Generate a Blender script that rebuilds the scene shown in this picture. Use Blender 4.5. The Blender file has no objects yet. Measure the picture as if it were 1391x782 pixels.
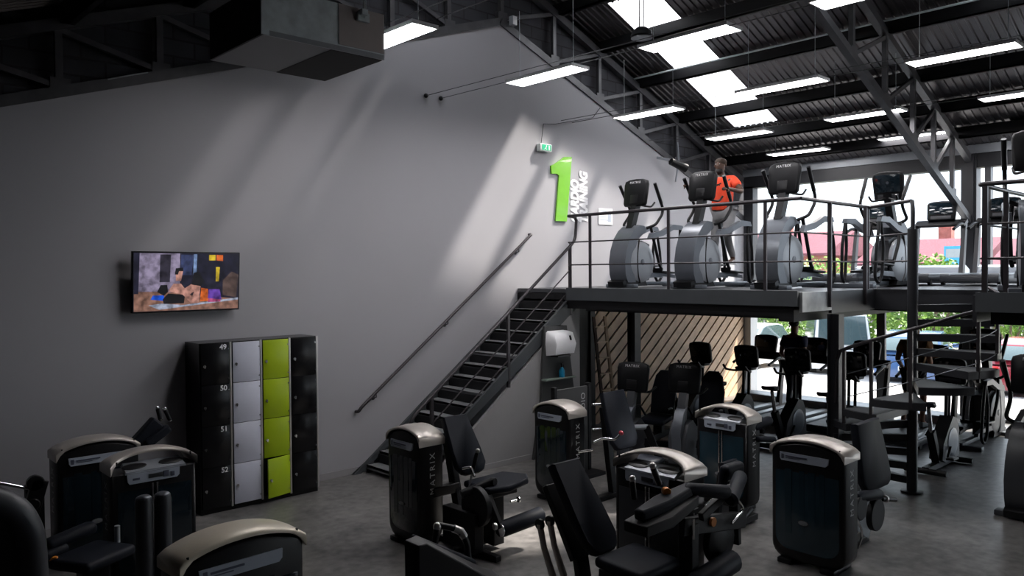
import bpy, bmesh, math, random
from mathutils import Vector, Matrix, Euler
random.seed(7)
C = bpy.context.scene.collection
SC = bpy.context.scene
PI = math.pi
V = Vector

# ------------------------------------------------------------------ materials
def nodes_of(name):
    m = bpy.data.materials.new(name); m.use_nodes = True
    nt = m.node_tree
    return m, nt, nt.nodes['Principled BSDF']

def mat(name, col, rough=0.5, metal=0.0, var=0.06, scale=6.0, spec=0.5, coat=0.0, bump=0.0, bscale=80.0):
    """plain procedural surface: noise mottling of the base colour, optional fine bump"""
    m, nt, b = nodes_of(name)
    tc = nt.nodes.new('ShaderNodeTexCoord'); n = nt.nodes.new('ShaderNodeTexNoise')
    n.inputs['Scale'].default_value = scale; n.inputs['Detail'].default_value = 3
    nt.links.new(tc.outputs['Object'], n.inputs['Vector'])
    r = nt.nodes.new('ShaderNodeValToRGB')
    r.color_ramp.elements[0].color = tuple(c * (1 - var) for c in col) + (1,)
    r.color_ramp.elements[1].color = tuple(min(1, c * (1 + var)) for c in col) + (1,)
    r.color_ramp.elements[0].position = .3; r.color_ramp.elements[1].position = .7
    nt.links.new(n.outputs['Fac'], r.inputs['Fac']); nt.links.new(r.outputs['Color'], b.inputs['Base Color'])
    b.inputs['Roughness'].default_value = rough; b.inputs['Metallic'].default_value = metal
    b.inputs['Specular IOR Level'].default_value = spec
    b.inputs['Coat Weight'].default_value = coat
    if bump > 0:
        n2 = nt.nodes.new('ShaderNodeTexNoise'); n2.inputs['Scale'].default_value = bscale
        nt.links.new(tc.outputs['Object'], n2.inputs['Vector'])
        bp = nt.nodes.new('ShaderNodeBump'); bp.inputs['Strength'].default_value = bump
        nt.links.new(n2.outputs['Fac'], bp.inputs['Height']); nt.links.new(bp.outputs['Normal'], b.inputs['Normal'])
    return m

def emis(name, col, s):
    m, nt, b = nodes_of(name)
    b.inputs['Base Color'].default_value = tuple(c * .5 for c in col) + (1,)
    b.inputs['Emission Color'].default_value = col + (1,); b.inputs['Emission Strength'].default_value = s
    return m

def emis_mottled(name, col, s):
    m = emis(name, col, s); nt = m.node_tree; b = nt.nodes['Principled BSDF']
    tc = nt.nodes.new('ShaderNodeTexCoord'); n = nt.nodes.new('ShaderNodeTexNoise'); n.inputs['Scale'].default_value = 13; n.inputs['Detail'].default_value = 4
    r = nt.nodes.new('ShaderNodeValToRGB'); r.color_ramp.elements[0].position = .32; r.color_ramp.elements[1].position = .68
    r.color_ramp.elements[0].color = tuple(c * .35 for c in col) + (1,); r.color_ramp.elements[1].color = tuple(min(1, c * 1.35) for c in col) + (1,)
    nt.links.new(tc.outputs['Object'], n.inputs['Vector']); nt.links.new(n.outputs['Fac'], r.inputs['Fac']); nt.links.new(r.outputs['Color'], b.inputs['Emission Color'])
    b.inputs['Base Color'].default_value = (.01, .01, .012, 1); b.inputs['Roughness'].default_value = .35
    return m

def glass_mat(name, tint, gloss=0.07, diffuse=0.0):
    m = bpy.data.materials.new(name); m.use_nodes = True
    nt = m.node_tree; nt.nodes.clear()
    out = nt.nodes.new('ShaderNodeOutputMaterial')
    t = nt.nodes.new('ShaderNodeBsdfTransparent'); t.inputs['Color'].default_value = tint + (1,)
    g = nt.nodes.new('ShaderNodeBsdfGlossy'); g.inputs['Roughness'].default_value = 0.02
    mx = nt.nodes.new('ShaderNodeMixShader'); mx.inputs['Fac'].default_value = gloss
    nt.links.new(t.outputs[0], mx.inputs[1]); nt.links.new(g.outputs[0], mx.inputs[2])
    last = mx
    if diffuse > 0:
        tr = nt.nodes.new('ShaderNodeBsdfTranslucent'); tr.inputs['Color'].default_value = (.9, .9, .92, 1)
        m2 = nt.nodes.new('ShaderNodeMixShader'); m2.inputs['Fac'].default_value = diffuse
        nt.links.new(mx.outputs[0], m2.inputs[1]); nt.links.new(tr.outputs[0], m2.inputs[2]); last = m2
    nt.links.new(last.outputs[0], out.inputs['Surface'])
    return m

def wall_block_mat():
    m, nt, b = nodes_of('charcoal_blockwork')
    tc = nt.nodes.new('ShaderNodeTexCoord'); mp = nt.nodes.new('ShaderNodeMapping')
    mp.inputs['Rotation'].default_value = (PI / 2, 0, 0)
    br = nt.nodes.new('ShaderNodeTexBrick'); br.inputs['Scale'].default_value = 1.0
    br.inputs['Color1'].default_value = (.040, .041, .050, 1); br.inputs['Color2'].default_value = (.060, .061, .074, 1)
    br.inputs['Mortar'].default_value = (.024, .024, .029, 1)
    br.inputs['Brick Width'].default_value = .5; br.inputs['Row Height'].default_value = .2; br.inputs['Mortar Size'].default_value = .012
    n = nt.nodes.new('ShaderNodeTexNoise'); n.inputs['Scale'].default_value = 2.2; n.inputs['Detail'].default_value = 5
    mx = nt.nodes.new('ShaderNodeMixRGB'); mx.blend_type = 'MULTIPLY'; mx.inputs['Fac'].default_value = .6
    r = nt.nodes.new('ShaderNodeValToRGB'); r.color_ramp.elements[0].position = .3; r.color_ramp.elements[1].position = .75
    r.color_ramp.elements[0].color = (.35, .35, .35, 1)
    nt.links.new(tc.outputs['Object'], mp.inputs['Vector']); nt.links.new(mp.outputs['Vector'], br.inputs['Vector'])
    nt.links.new(tc.outputs['Object'], n.inputs['Vector']); nt.links.new(n.outputs['Fac'], r.inputs['Fac'])
    nt.links.new(br.outputs['Color'], mx.inputs[1]); nt.links.new(r.outputs['Color'], mx.inputs[2])
    nt.links.new(mx.outputs['Color'], b.inputs['Base Color'])
    bp = nt.nodes.new('ShaderNodeBump'); bp.inputs['Strength'].default_value = .4; bp.inputs['Distance'].default_value = .02
    nt.links.new(br.outputs['Fac'], bp.inputs['Height']); bp.invert = True
    nt.links.new(bp.outputs['Normal'], b.inputs['Normal'])
    b.inputs['Roughness'].default_value = .8
    return m

def floor_mat():
    m, nt, b = nodes_of('slate_vinyl_floor')
    tc = nt.nodes.new('ShaderNodeTexCoord')
    n = nt.nodes.new('ShaderNodeTexNoise'); n.inputs['Scale'].default_value = 1.6; n.inputs['Detail'].default_value = 6; n.inputs['Roughness'].default_value = .62
    n2 = nt.nodes.new('ShaderNodeTexNoise'); n2.inputs['Scale'].default_value = 9; n2.inputs['Detail'].default_value = 4
    br = nt.nodes.new('ShaderNodeTexBrick'); br.inputs['Scale'].default_value = 1.0
    br.inputs['Brick Width'].default_value = .92; br.inputs['Row Height'].default_value = .46; br.inputs['Mortar Size'].default_value = .002
    br.inputs['Color1'].default_value = (1, 1, 1, 1); br.inputs['Color2'].default_value = (.82, .82, .82, 1); br.inputs['Mortar'].default_value = (.7, .7, .7, 1)
    ad = nt.nodes.new('ShaderNodeMath'); ad.operation = 'ADD'
    h = nt.nodes.new('ShaderNodeMath'); h.operation = 'MULTIPLY'; h.inputs[1].default_value = .5
    r = nt.nodes.new('ShaderNodeValToRGB')
    r.color_ramp.elements[0].color = (.050, .049, .050, 1); r.color_ramp.elements[1].color = (.250, .238, .23, 1)
    r.color_ramp.elements[0].position = .32; r.color_ramp.elements[1].position = .70
    mx = nt.nodes.new('ShaderNodeMixRGB'); mx.blend_type = 'MULTIPLY'; mx.inputs['Fac'].default_value = .8
    for q in (n, n2, br): nt.links.new(tc.outputs['Object'], q.inputs['Vector'])
    nt.links.new(n.outputs['Fac'], ad.inputs[0]); nt.links.new(n2.outputs['Fac'], ad.inputs[1])
    nt.links.new(ad.outputs[0], h.inputs[0]); nt.links.new(h.outputs[0], r.inputs['Fac'])
    nt.links.new(r.outputs['Color'], mx.inputs[1]); nt.links.new(br.outputs['Color'], mx.inputs[2])
    nt.links.new(mx.outputs['Color'], b.inputs['Base Color'])
    b.inputs['Roughness'].default_value = .36
    bp = nt.nodes.new('ShaderNodeBump'); bp.inputs['Strength'].default_value = .08
    nt.links.new(n2.outputs['Fac'], bp.inputs['Height']); nt.links.new(bp.outputs['Normal'], b.inputs['Normal'])
    return m

def leaf_mat(name, a, bb):
    m, nt, b = nodes_of(name)
    tc = nt.nodes.new('ShaderNodeTexCoord'); n = nt.nodes.new('ShaderNodeTexNoise'); n.inputs['Scale'].default_value = 3
    r = nt.nodes.new('ShaderNodeValToRGB'); r.color_ramp.elements[0].color = a + (1,); r.color_ramp.elements[1].color = bb + (1,)
    r.color_ramp.elements[0].position = .35; r.color_ramp.elements[1].position = .65
    nt.links.new(tc.outputs['Object'], n.inputs['Vector']); nt.links.new(n.outputs['Fac'], r.inputs['Fac'])
    nt.links.new(r.outputs['Color'], b.inputs['Base Color']); b.inputs['Roughness'].default_value = .7
    return m

M = dict(
    wall=mat('grey_wall_paint', (.365, .362, .385), .62, var=.02, scale=.8, bump=.03),
    under=mat('grey_partition_paint', (.30, .295, .30), .6, var=.02),
    block=wall_block_mat(), floor=floor_mat(),
    dark=mat('dark_wall_paint', (.03, .03, .033), .8),
    steel=mat('charcoal_steel_paint', (.020, .021, .025), .42, var=.12),
    truss=mat('truss_steel_paint', (.085, .085, .092), .38, var=.15, metal=.3),
    rail=mat('railing_steel_paint', (.045, .040, .045), .35, var=.1, metal=.4),
    tread=mat('stair_tread_plate', (.26, .27, .28), .42, var=.1, metal=.35),
    fascia=mat('mezzanine_fascia_paint', (.050, .056, .062), .5, var=.06),
    fascial=mat('pale_fascia_plate', (.30, .31, .32), .42, metal=.6, var=.2),  # paler metallic colour for one face of the mezzanine fascia
    grille=mat('metal_floor_grille', (.32, .32, .34), .5, metal=.3),
    roof=mat('dark_roof_sheet', (.135, .125, .130), .30, metal=.5, var=.1, scale=2),
    galv=mat('galvanised_sheet', (.62, .68, .71), .45, metal=.2, var=.16, scale=9),
    beige=mat('beige_sheet_patch', (.42, .37, .36), .5, var=.05),
    black=mat('black_plastic', (.0055, .0055, .0065), .36, var=.15, spec=.35),
    blackm=mat('matte_black_metal', (.0065, .0065, .008), .5, var=.15, spec=.3),
    cons=mat('console_black', (.006, .0062, .0075), .5, var=.1, spec=.22),
    trayg=mat('silver_tray', (.28, .30, .33), .35, metal=.3),
    gloss=mat('smoked_gloss_panel', (.008, .016, .023), .10, var=.1, spec=.6, coat=.4),
    smoke=mat('blue_smoked_panel', (.022, .050, .070), .16, var=.25, scale=1.6, spec=.6),
    cap=mat('champagne_metal_cap', (.50, .46, .42), .34, metal=.4, var=.06),
    pad=mat('black_vinyl_pad', (.011, .0135, .020), .55, var=.1, spec=.16, bump=.05, bscale=200),
    chrome=mat('chrome', (.75, .75, .76), .16, metal=1.0, var=.03),
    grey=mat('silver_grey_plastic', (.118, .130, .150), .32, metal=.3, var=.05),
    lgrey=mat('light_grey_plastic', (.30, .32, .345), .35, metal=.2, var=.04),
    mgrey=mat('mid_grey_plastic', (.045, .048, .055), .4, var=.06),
    placard=mat('pale_blue_placard', (.42, .47, .55), .4, var=.04),
    paint=mat('placard_print', (.10, .11, .16), .5),
    ink=mat('logo_silver_print', (.55, .55, .56), .4),
    white=mat('white_plastic', (.82, .82, .84), .4, var=.02),
    whited=mat('white_locker_laminate', (.58, .60, .70), .4, var=.02),
    green=mat('lime_green_laminate', (.36, .50, .008), .32, var=.04),
    gsign=mat('green_acrylic_numeral', (.17, .47, .03), .25, var=.05, coat=.3),
    blackl=mat('black_locker_laminate', (.006, .006, .007), .24, var=.1, spec=.3),
    alu=mat('aluminium_profile', (.62, .60, .58), .28, metal=.9, var=.06),
    orange=mat('orange_plastic', (.70, .22, .02), .4),
    led=emis('led_diffuser', (1, .97, .98), 16.0),
    glass=glass_mat('window_glass', (.97, .98, .98), .05),
    skyl=glass_mat('skylight_sheet', (.90, .90, .91), .03, .28),
    skyc=glass_mat('clear_skylight_sheet', (.94, .94, .94), .03, .10),
    skyd=glass_mat('frosted_skylight_sheet', (.66, .66, .68), .03, .66),
    slat=mat('oak_slat', (.66, .46, .30), .5, var=.16, scale=4),
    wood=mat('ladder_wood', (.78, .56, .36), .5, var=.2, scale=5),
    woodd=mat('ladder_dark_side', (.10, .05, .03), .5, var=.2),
    blue=mat('blue_bottle_plastic', (.02, .30, .55), .25),
    shelfg=mat('frosted_glass_shelf', (.24, .30, .26), .2),
    board=mat('charcoal_board', (.045, .046, .047), .6),
    exitg=emis('exit_green', (.02, .45, .22), .5),
    exitw=mat('exit_white', (.8, .86, .84), .4),
    skin=mat('dark_skin', (.085, .042, .028), .5, var=.1),
    skinl=mat('tan_skin', (.40, .20, .13), .5, var=.1),
    tee=mat('orange_tee', (.95, .085, .03), .75, var=.06, bump=.1),
    shorts=mat('grey_sport_cloth', (.22, .22, .23), .8, var=.15),
    navy=mat('navy_cloth', (.02, .025, .07), .8, var=.15),
    tancl=mat('tan_cloth', (.34, .16, .06), .8, var=.15),
    blackc=mat('black_cloth', (.012, .012, .013), .8, var=.15),
    hair=mat('dark_hair', (.012, .009, .008), .7), hairb=mat('bleached_hair', (.045, .028, .018), .7),
    shoe=mat('pale_shoe', (.55, .55, .56), .6),
    asphalt=mat('pale_asphalt', (.34, .33, .33), .85, var=.12, scale=3),
    brick=mat('red_brick_front', (.33, .11, .09), .8, var=.2, scale=4),
    cream=mat('cream_render', (.62, .54, .44), .8), rooft=mat('clay_roof', (.15, .04, .06), .8, var=.2),
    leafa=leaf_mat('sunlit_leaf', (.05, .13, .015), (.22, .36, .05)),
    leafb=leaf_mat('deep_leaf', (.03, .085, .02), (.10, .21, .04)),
    bark=mat('bark', (.10, .07, .05), .9, var=.3),
    capb=mat('cream_cap', (.78, .70, .56), .36, metal=.2, var=.05),  # paler, creamier version of the cap colour for one machine
    carw=mat('white_car_paint', (.72, .73, .75), .2, coat=.6), carr=mat('red_car_paint', (.30, .03, .05), .2, coat=.6),
    carb=mat('blue_car_paint', (.06, .13, .30), .2, coat=.6), carg=mat('silver_car_paint', (.35, .37, .38), .25, metal=.5),
    carglass=mat('car_glass', (.05, .08, .09), .06, spec=.8), tyre=mat('tyre_rubber', (.015, .015, .015), .8),
    lampred=mat('rear_lamp', (.5, .01, .01), .2), signb=mat('blue_shop_sign', (.05, .32, .62), .4),
    deckb=mat('treadmill_belt', (.02, .022, .026), .55, var=.1),
    hood=mat('sky_tinted_hood', (.40, .46, .54), .25, var=.04),  # pale blue of the reflected sky put into the hood colour
)

# ------------------------------------------------------------------ mesh builder
class MB:
    def __init__(self, M=None):
        self.bm = bmesh.new(); self.M = M or Matrix.Identity(4); self.mi = 0
    def _v(self, p): return self.bm.verts.new(self.M @ V(p))
    def _f(self, vs):
        try:
            f = self.bm.faces.new(vs); f.material_index = self.mi; return f
        except ValueError: return None
    def hull(self, rings, closed=True, cap=True):
        """skin consecutive rings of points"""
        R = [[self._v(p) for p in r] for r in rings]
        n = len(R[0])
        for a, b in zip(R, R[1:]):
            for i in range(n if closed else n - 1):
                j = (i + 1) % n; self._f([a[i], a[j], b[j], b[i]])
        if cap and n > 2:
            self._f(list(reversed(R[0]))); self._f(R[-1])
        return self
    def box(self, c, s, rot=None, bev=0.0, seg=2):
        tmp = bmesh.new(); bmesh.ops.create_cube(tmp, size=1)
        for v in tmp.verts: v.co = V((v.co.x * s[0], v.co.y * s[1], v.co.z * s[2]))
        if bev > 0:
            bmesh.ops.bevel(tmp, geom=tmp.edges[:], offset=min(bev, min(s) * .49), segments=seg, profile=.5, affect='EDGES')
        T = Matrix.Translation(V(c)) @ (Euler(rot).to_matrix().to_4x4() if rot is not None and not isinstance(rot, Matrix) else (rot or Matrix.Identity(4)))
        m = {}
        for v in tmp.verts: m[v] = self._v(T @ v.co)
        for f in tmp.faces: self._f([m[v] for v in f.verts])
        tmp.free(); return self
    def bx(self, lo, hi, bev=0.0):
        return self.box([(a + b) / 2 for a, b in zip(lo, hi)], [abs(b - a) for a, b in zip(lo, hi)], None, bev)
    def prism(self, poly, fr, a, b):
        """poly of (u,v); fr(u,v,w) -> point; extruded w from a to b"""
        return self.hull([[fr(u, v, a) for u, v in poly], [fr(u, v, b) for u, v in poly]])
    def tube(self, pts, r, n=10, cap=True, smooth=0):
        pts = [V(p) for p in pts]
        if smooth: pts = fillet(pts, smooth)
        rs = r if isinstance(r, (list, tuple)) else [r] * len(pts)
        if len(rs) != len(pts): rs = [rs[0]] * len(pts)
        t0 = (pts[1] - pts[0]).normalized()
        up = V((0, 0, 1)) if abs(t0.z) < .9 else V((1, 0, 0))
        u = t0.cross(up).normalized(); rings = []
        for i, p in enumerate(pts):
            if i == 0: t = t0
            elif i == len(pts) - 1: t = (pts[i] - pts[i - 1]).normalized()
            else: t = ((pts[i + 1] - p).normalized() + (p - pts[i - 1]).normalized()).normalized()
            u = (u - t * u.dot(t)).normalized(); w = t.cross(u)
            rings.append([p + (u * math.cos(2 * PI * k / n) + w * math.sin(2 * PI * k / n)) * rs[i] for k in range(n)])
        return self.hull(rings, True, cap)
    def bar(self, a, b, w, h, up=(0, 0, 1)):
        """rectangular bar from a to b; w across, h along up"""
        a, b = V(a), V(b); t = (b - a).normalized(); up = V(up)
        s = t.cross(up)
        if s.length < 1e-4: s = t.cross(V((1, 0, 0)))
        s.normalize(); u = s.cross(t)
        ring = lambda p: [p + s * (x * w / 2) + u * (y * h / 2) for x, y in ((-1, -1), (1, -1), (1, 1), (-1, 1))]
        return self.hull([ring(a), ring(b)])
    def cyl(self, a, b, r, r2=None, n=20):
        return self.tube([a, b], [r, r if r2 is None else r2], n)
    def ball(self, c, r, s=(1, 1, 1), n=14, m=9, rot=None):
        c = V(c); Rm = Euler(rot).to_matrix() if rot else None
        rings = []
        for i in range(m + 1):
            th = PI * (i / m); ring = []
            rr = max(math.sin(th), .02)
            for k in range(n):
                q = V((rr * math.cos(2 * PI * k / n) * s[0], rr * math.sin(2 * PI * k / n) * s[1], -math.cos(th) * s[2])) * r
                ring.append(c + (Rm @ q if Rm else q))
            rings.append(ring)
        return self.hull(rings)
    def disc(self, c, ax, r, t, n=32, dome=0.0, rr=None):
        """disc with axis ax, thickness t, optional dome; rr: second radius (ellipse in z)"""
        c, ax = V(c), V(ax).normalized()
        up = V((0, 0, 1)) if abs(ax.z) < .9 else V((1, 0, 0))
        u = ax.cross(up).normalized(); w = u.cross(ax)
        def ring(o, k): return [c + ax * o + u * (math.cos(2 * PI * i / n) * r * k) + w * (math.sin(2 * PI * i / n) * (rr or r) * k) for i in range(n)]
        R = [ring(-t / 2, .96), ring(-t / 2 + t * .1, 1), ring(t / 2 - t * .1, 1), ring(t / 2, .96)]
        if dome: R += [ring(t / 2 + dome * .7, .7), ring(t / 2 + dome, .3)]
        return self.hull(R)

def fillet(pts, r, k=5):
    out = [pts[0]]
    for a, p, b in zip(pts, pts[1:], pts[2:]):
        da, db = (a - p), (b - p); q = min(r, da.length * .45, db.length * .45)
        A, B = p + da.normalized() * q, p + db.normalized() * q
        for i in range(k + 1):
            t = i / k; out.append(A * (1 - t) ** 2 + p * 2 * t * (1 - t) + B * t * t)
    out.append(pts[-1]); return out

def link(name, me, mats, parent=None):
    o = bpy.data.objects.new(name, me)
    for m in (mats if isinstance(mats, (list, tuple)) else [mats]): me.materials.append(m)
    C.objects.link(o)
    if parent is not None: o.parent = parent
    return o

def obj(name, mb, mats, parent=None, ang=38, smooth=True):
    bm = mb.bm
    bmesh.ops.remove_doubles(bm, verts=bm.verts, dist=1e-5)
    bmesh.ops.recalc_face_normals(bm, faces=bm.faces)
    la = math.radians(ang)
    for f in bm.faces: f.smooth = smooth
    for e in bm.edges:
        e.smooth = len(e.link_faces) == 2 and e.calc_face_angle(0) < la
    me = bpy.data.meshes.new(name); bm.to_mesh(me); bm.free()
    return link(name, me, mats, parent)

def tag(o, label=None, cat=None, group=None, kind=None):
    if label: o['label'] = label
    if cat: o['category'] = cat
    if group: o['group'] = group
    if kind: o['kind'] = kind
    return o

def thing(name, label, cat, loc=(0, 0, 0), rz=0.0, group=None):
    o = bpy.data.objects.new(name, None); C.objects.link(o)
    o.location = loc; o.rotation_euler = (0, 0, rz); o.empty_display_size = .1
    return tag(o, label, cat, group)

def struct(name, mb, m, **k): return tag(obj(name, mb, m, **k), kind='structure')

def dup(root, loc, rz, label, group=None):
    def cp(o, par):
        c = o.copy(); C.objects.link(c); c.parent = par
        for ch in o.children: cp(ch, c)
        return c
    r = root.copy(); C.objects.link(r)
    for ch in list(root.children): cp(ch, r)
    r.location = loc; r.rotation_euler = (0, 0, rz); r['label'] = label
    if group: r['group'] = group
    return r

def text(name, s, size, m, parent, org, tx, tn, ext=.002, shear=0.0, bold=0.0, sx=1.0, align='CENTER', space=1.0):
    cu = bpy.data.curves.new(name, 'FONT'); cu.body = s; cu.size = size; cu.extrude = ext
    cu.shear = shear; cu.offset = bold; cu.align_x = align; cu.align_y = 'CENTER'; cu.space_character = space
    cu.resolution_u = 3
    t = bpy.data.objects.new(name, cu); C.objects.link(t)
    bpy.context.view_layer.update()
    me = bpy.data.meshes.new_from_object(t.evaluated_get(bpy.context.evaluated_depsgraph_get()))
    bpy.data.objects.remove(t); bpy.data.curves.remove(cu)
    tx, tn = V(tx).normalized(), V(tn).normalized(); ty = tn.cross(tx)
    Mx = Matrix((tx * sx, ty, tn)).transposed().to_4x4(); Mx.translation = V(org)
    me.transform(Mx); me.name = name
    me.materials.clear()
    return link(name, me, m, parent)
SKY, SUN, EXPO = 1.6, 10.0, 1.05
# ------------------------------------------------------------------ the building
WY = 9.493                       # gable wall plane (runs along x)
WX = 16.25                       # glazed wall plane (runs along y)
MZ = 2.53                        # mezzanine floor level
roofz = lambda x: 11.53 - .4 * x if x >= 8.7 else 8.05 - .36 * (8.7 - x)
edge = lambda x: 5.99 - .392 * (x - 10.825) if x >= 8.7 else 6.823 - .328 * (8.7 - x)   # top of the painted wall
XZ = lambda y: (lambda u, v, w: (u, y + w, v))
X0, Y0 = -3.0, -12.0

mb = MB(); mb.bx((X0 - .3, Y0 - .3, -.12), (WX + .1, WY + .4, 0)); struct('floor', mb, M['floor'])
mb = MB(); mb.prism([(X0, 0), (WX, 0), (WX, edge(WX)), (8.7, edge(8.7)), (X0, edge(X0))], XZ(WY), 0, .06)
struct('wall_gable', mb, M['wall'])
mb = MB(); mb.prism([(X0 - .3, 0), (WX + .2, 0), (WX + .2, roofz(WX) + .1), (8.7, 8.15), (X0 - .3, roofz(X0) + .1)], XZ(WY + .13), 0, .25)
struct('wall_blockwork', mb, M['block'])
mb = MB(); mb.bx((X0 - .2, Y0, 0), (X0, WY + .3, 4.6)); struct('wall_west', mb, M['dark'])
mb = MB(); mb.prism([(X0, 0), (WX + .1, 0), (WX + .1, roofz(WX)), (8.7, 8.1), (X0, roofz(X0))], XZ(Y0), -.2, 0); struct('wall_south', mb, M['dark'])
mb = MB(); mb.bx((X0, WY - .012, 0), (WX - .3, WY, .09)); struct('baseboard_gable', mb, M['under'])

# roof: corrugated sheets, ribs running down the slope, with two translucent strips
def sheet(x0, x1, y0, y1, mb, lift=0.0):
    prof = []; y = y0; k = 0
    while y < y1 - 1e-6:
        for dy, dz in ((0, 0), (.075, 0), (.088, .022), (.112, .022), (.125, 0)):
            if y + dy <= y1 + 1e-6: prof.append((y + dy, -dz))
        y += .125
    if prof[-1][0] < y1 - 1e-4: prof.append((y1, 0))
    a = [(x0, p[0], roofz(x0) + p[1] + lift) for p in prof]; b = [(x1, p[0], roofz(x1) + p[1] + lift) for p in prof]
    R = [[mb._v(p) for p in r] for r in (a, b)]
    for i in range(len(prof) - 1): mb._f([R[0][i], R[0][i + 1], R[1][i + 1], R[1][i]])
S1 = (10.42, 14.44, 7.74, 8.70); S2 = (10.1, 12.0, 2.75, 3.65); S3 = (5.6, 7.9, 7.74, 8.70)
mb = MB()
for x0, x1 in ((8.7, WX + .25),):
    sheet(x0, x1, Y0 - .3, S2[2], mb); sheet(x0, x1, S2[3], S1[2], mb); sheet(x0, x1, S1[3], WY + .3, mb)
sheet(8.7, S1[0], S1[2], S1[3], mb); sheet(S1[1], WX + .25, S1[2], S1[3], mb)
sheet(8.7, S2[0], S2[2], S2[3], mb); sheet(S2[1], WX + .25, S2[2], S2[3], mb)
sheet(X0 - .3, 8.7, Y0 - .3, S3[2], mb); sheet(X0 - .3, 8.7, S3[3], WY + .3, mb); sheet(X0 - .3, S3[0], S3[2], S3[3], mb); sheet(S3[1], 8.7, S3[2], S3[3], mb)
struct('ceiling', mb, M['roof'], ang=20)
for nm, s in (('window_1', S1), ('window_2', S2), ('window_12', S3)):
    mb = MB(); mb.hull([[(s[0], s[2], roofz(s[0])), (s[0], s[3], roofz(s[0])), (s[0], s[3], roofz(s[0]) + .02), (s[0], s[2], roofz(s[0]) + .02)],
                        [(s[1], s[2], roofz(s[1])), (s[1], s[3], roofz(s[1])), (s[1], s[3], roofz(s[1]) + .02), (s[1], s[2], roofz(s[1]) + .02)]])
    struct(nm, mb, M[{'window_12': 'skyd', 'window_2': 'skyc'}.get(nm, 'skyl')])
# purlins
tn = 1
for px in (9.05, 10.05, 11.16, 12.32, 13.62, 14.55, 15.42, 7.5, 6.2, 4.9, 3.6, 2.3, 1.0):
    mb = MB(); z = roofz(px) - .045
    a = -math.atan(.4) * 0
    mb.bx((px - .04, Y0, z - .2), (px + .04, WY + .12, z)); mb.bx((px - .04, Y0, z - .2), (px + .10, WY + .12, z - .185))
    struct('trim_%d' % tn, mb, M['blackm']); tn += 1

# trusses: each one thing, members as parts
def truss(nm, label, Y, bot, top, xs, r, mirror=None, ends=None):
    t = thing(nm, label, 'truss', (0, Y, 0))
    lo, hi = ends
    f = MB(); f.bar((lo, 0, bot(lo)), (hi, 0, bot(hi)), r * 1.5, r * 1.6); obj('bottom_chord', f, M['truss'], t)
    f = MB(); f.bar((lo, 0, top(lo)), (hi, 0, top(hi)), r * 1.5, r * 1.7); obj('top_chord', f, M['truss'], t)
    for i, x in enumerate(xs):
        f = MB(); f.bar((x, 0, bot(x)), (x, 0, top(x)), r, r, (1, 0, 0)); obj('post', f, M['truss'], t)
        f = MB(); f.bx((x - .09, -r * .55, bot(x) - .02), (x + .11, r * .55, bot(x) + .15)); obj('gusset_plate', f, M['truss'], t)
        if i + 1 < len(xs):
            x2 = xs[i + 1]
            f = MB(); f.bar((x + .04, 0, bot(x) + .05), (x2, 0, top(x2) - .05), r * .8, r * .8); obj('diagonal', f, M['truss'], t)
    return t
truss('roof_truss', 'dark steel truss against the gable wall, descending from the ridge towards the windows', WY + .03,
      lambda x: edge(x) + .06, lambda x: roofz(x) - .24, [8.7, 9.93, 11.13, 12.35, 13.55, 14.75], .075, ends=(8.66, 16.1))
truss('roof_truss', 'black steel truss against the gable wall, over the lockers and the ventilation box', WY + .03,
      lambda x: edge(x) + .06, lambda x: roofz(x) - .24, [7.6, 6.55, 5.5, 4.4, 3.3, 2.25, 1.2, .1], .075, ends=(8.62, -2.8))
truss('roof_truss', 'free-spanning steel truss crossing the room to the column in the glazed wall', 4.85,
      lambda x: 6.06 - .421 * (x - 10.51), lambda x: roofz(x) - .26, [8.9, 10.0, 11.13, 12.29, 13.40, 14.32, 15.22], .07, ends=(8.7, 16.14))

# glazed wall: beam, pale strip, columns, panes
mb = MB(); mb.bx((WX - .12, Y0, 4.66), (WX + .12, WY, 4.92)); struct('trim_20', mb, M['steel'])
mb = MB(); mb.bx((WX - .16, Y0, 4.92), (WX + .06, WY, 5.08)); struct('trim_21', mb, M['lgrey'])
mb = MB(); mb.bx((WX - .15, 4.72, 0), (WX + .1, 4.98, 4.98)); mb.bx((WX - .19, 4.76, 0), (WX - .15, 4.80, 4.9)); struct('trim_22', mb, M['steel'])
mb = MB(); mb.bx((WX - .1, 4.50, 0), (WX + .05, 4.60, 4.7)); struct('trim_23', mb, M['truss'])
mb = MB(); mb.bx((WX - .12, 9.26, MZ), (WX + .1, WY, 4.7)); struct('trim_24', mb, M['steel'])
mb = MB(); mb.bx((WX - .20, 9.27, 0), (WX + .1, WY - .02, 2.25)); struct('trim_25', mb, M['lgrey'])
mb = MB(); mb.bx((WX - .07, 6.40, 0), (WX + .07, 6.54, 2.25)); mb.bx((WX - .09, 6.37, 0), (WX - .05, 6.42, 2.25)); struct('trim_26', mb, M['steel'])
mb = MB(); mb.bx((WX - .07, 2.0, 0), (WX + .07, 2.14, 4.7)); struct('trim_27', mb, M['steel'])
mb = MB(); mb.bx((WX - .05, Y0, 0), (WX + .1, WY, .06)); struct('trim_28', mb, M['steel'])
mb = MB(); mb.bx((WX - .1, Y0, 2.2), (WX + .12, WY, MZ + .06)); struct('trim_29', mb, M['steel'])
wn = 3
for y0, y1, z0, z1 in ((4.98, 9.26, MZ + .06, 4.66), (2.14, 4.50, MZ + .06, 4.66), (Y0, 2.0, MZ + .06, 4.66),
                       (6.54, 9.27, .06, 2.2), (4.98, 6.37, .06, 2.2), (2.14, 4.50, .06, 2.2), (Y0, 2.0, .06, 2.2)):
    mb = MB(); mb.bx((WX + .01, y0, z0), (WX + .022, y1, z1)); struct('window_%d' % wn, mb, M['glass']); wn += 1

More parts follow.
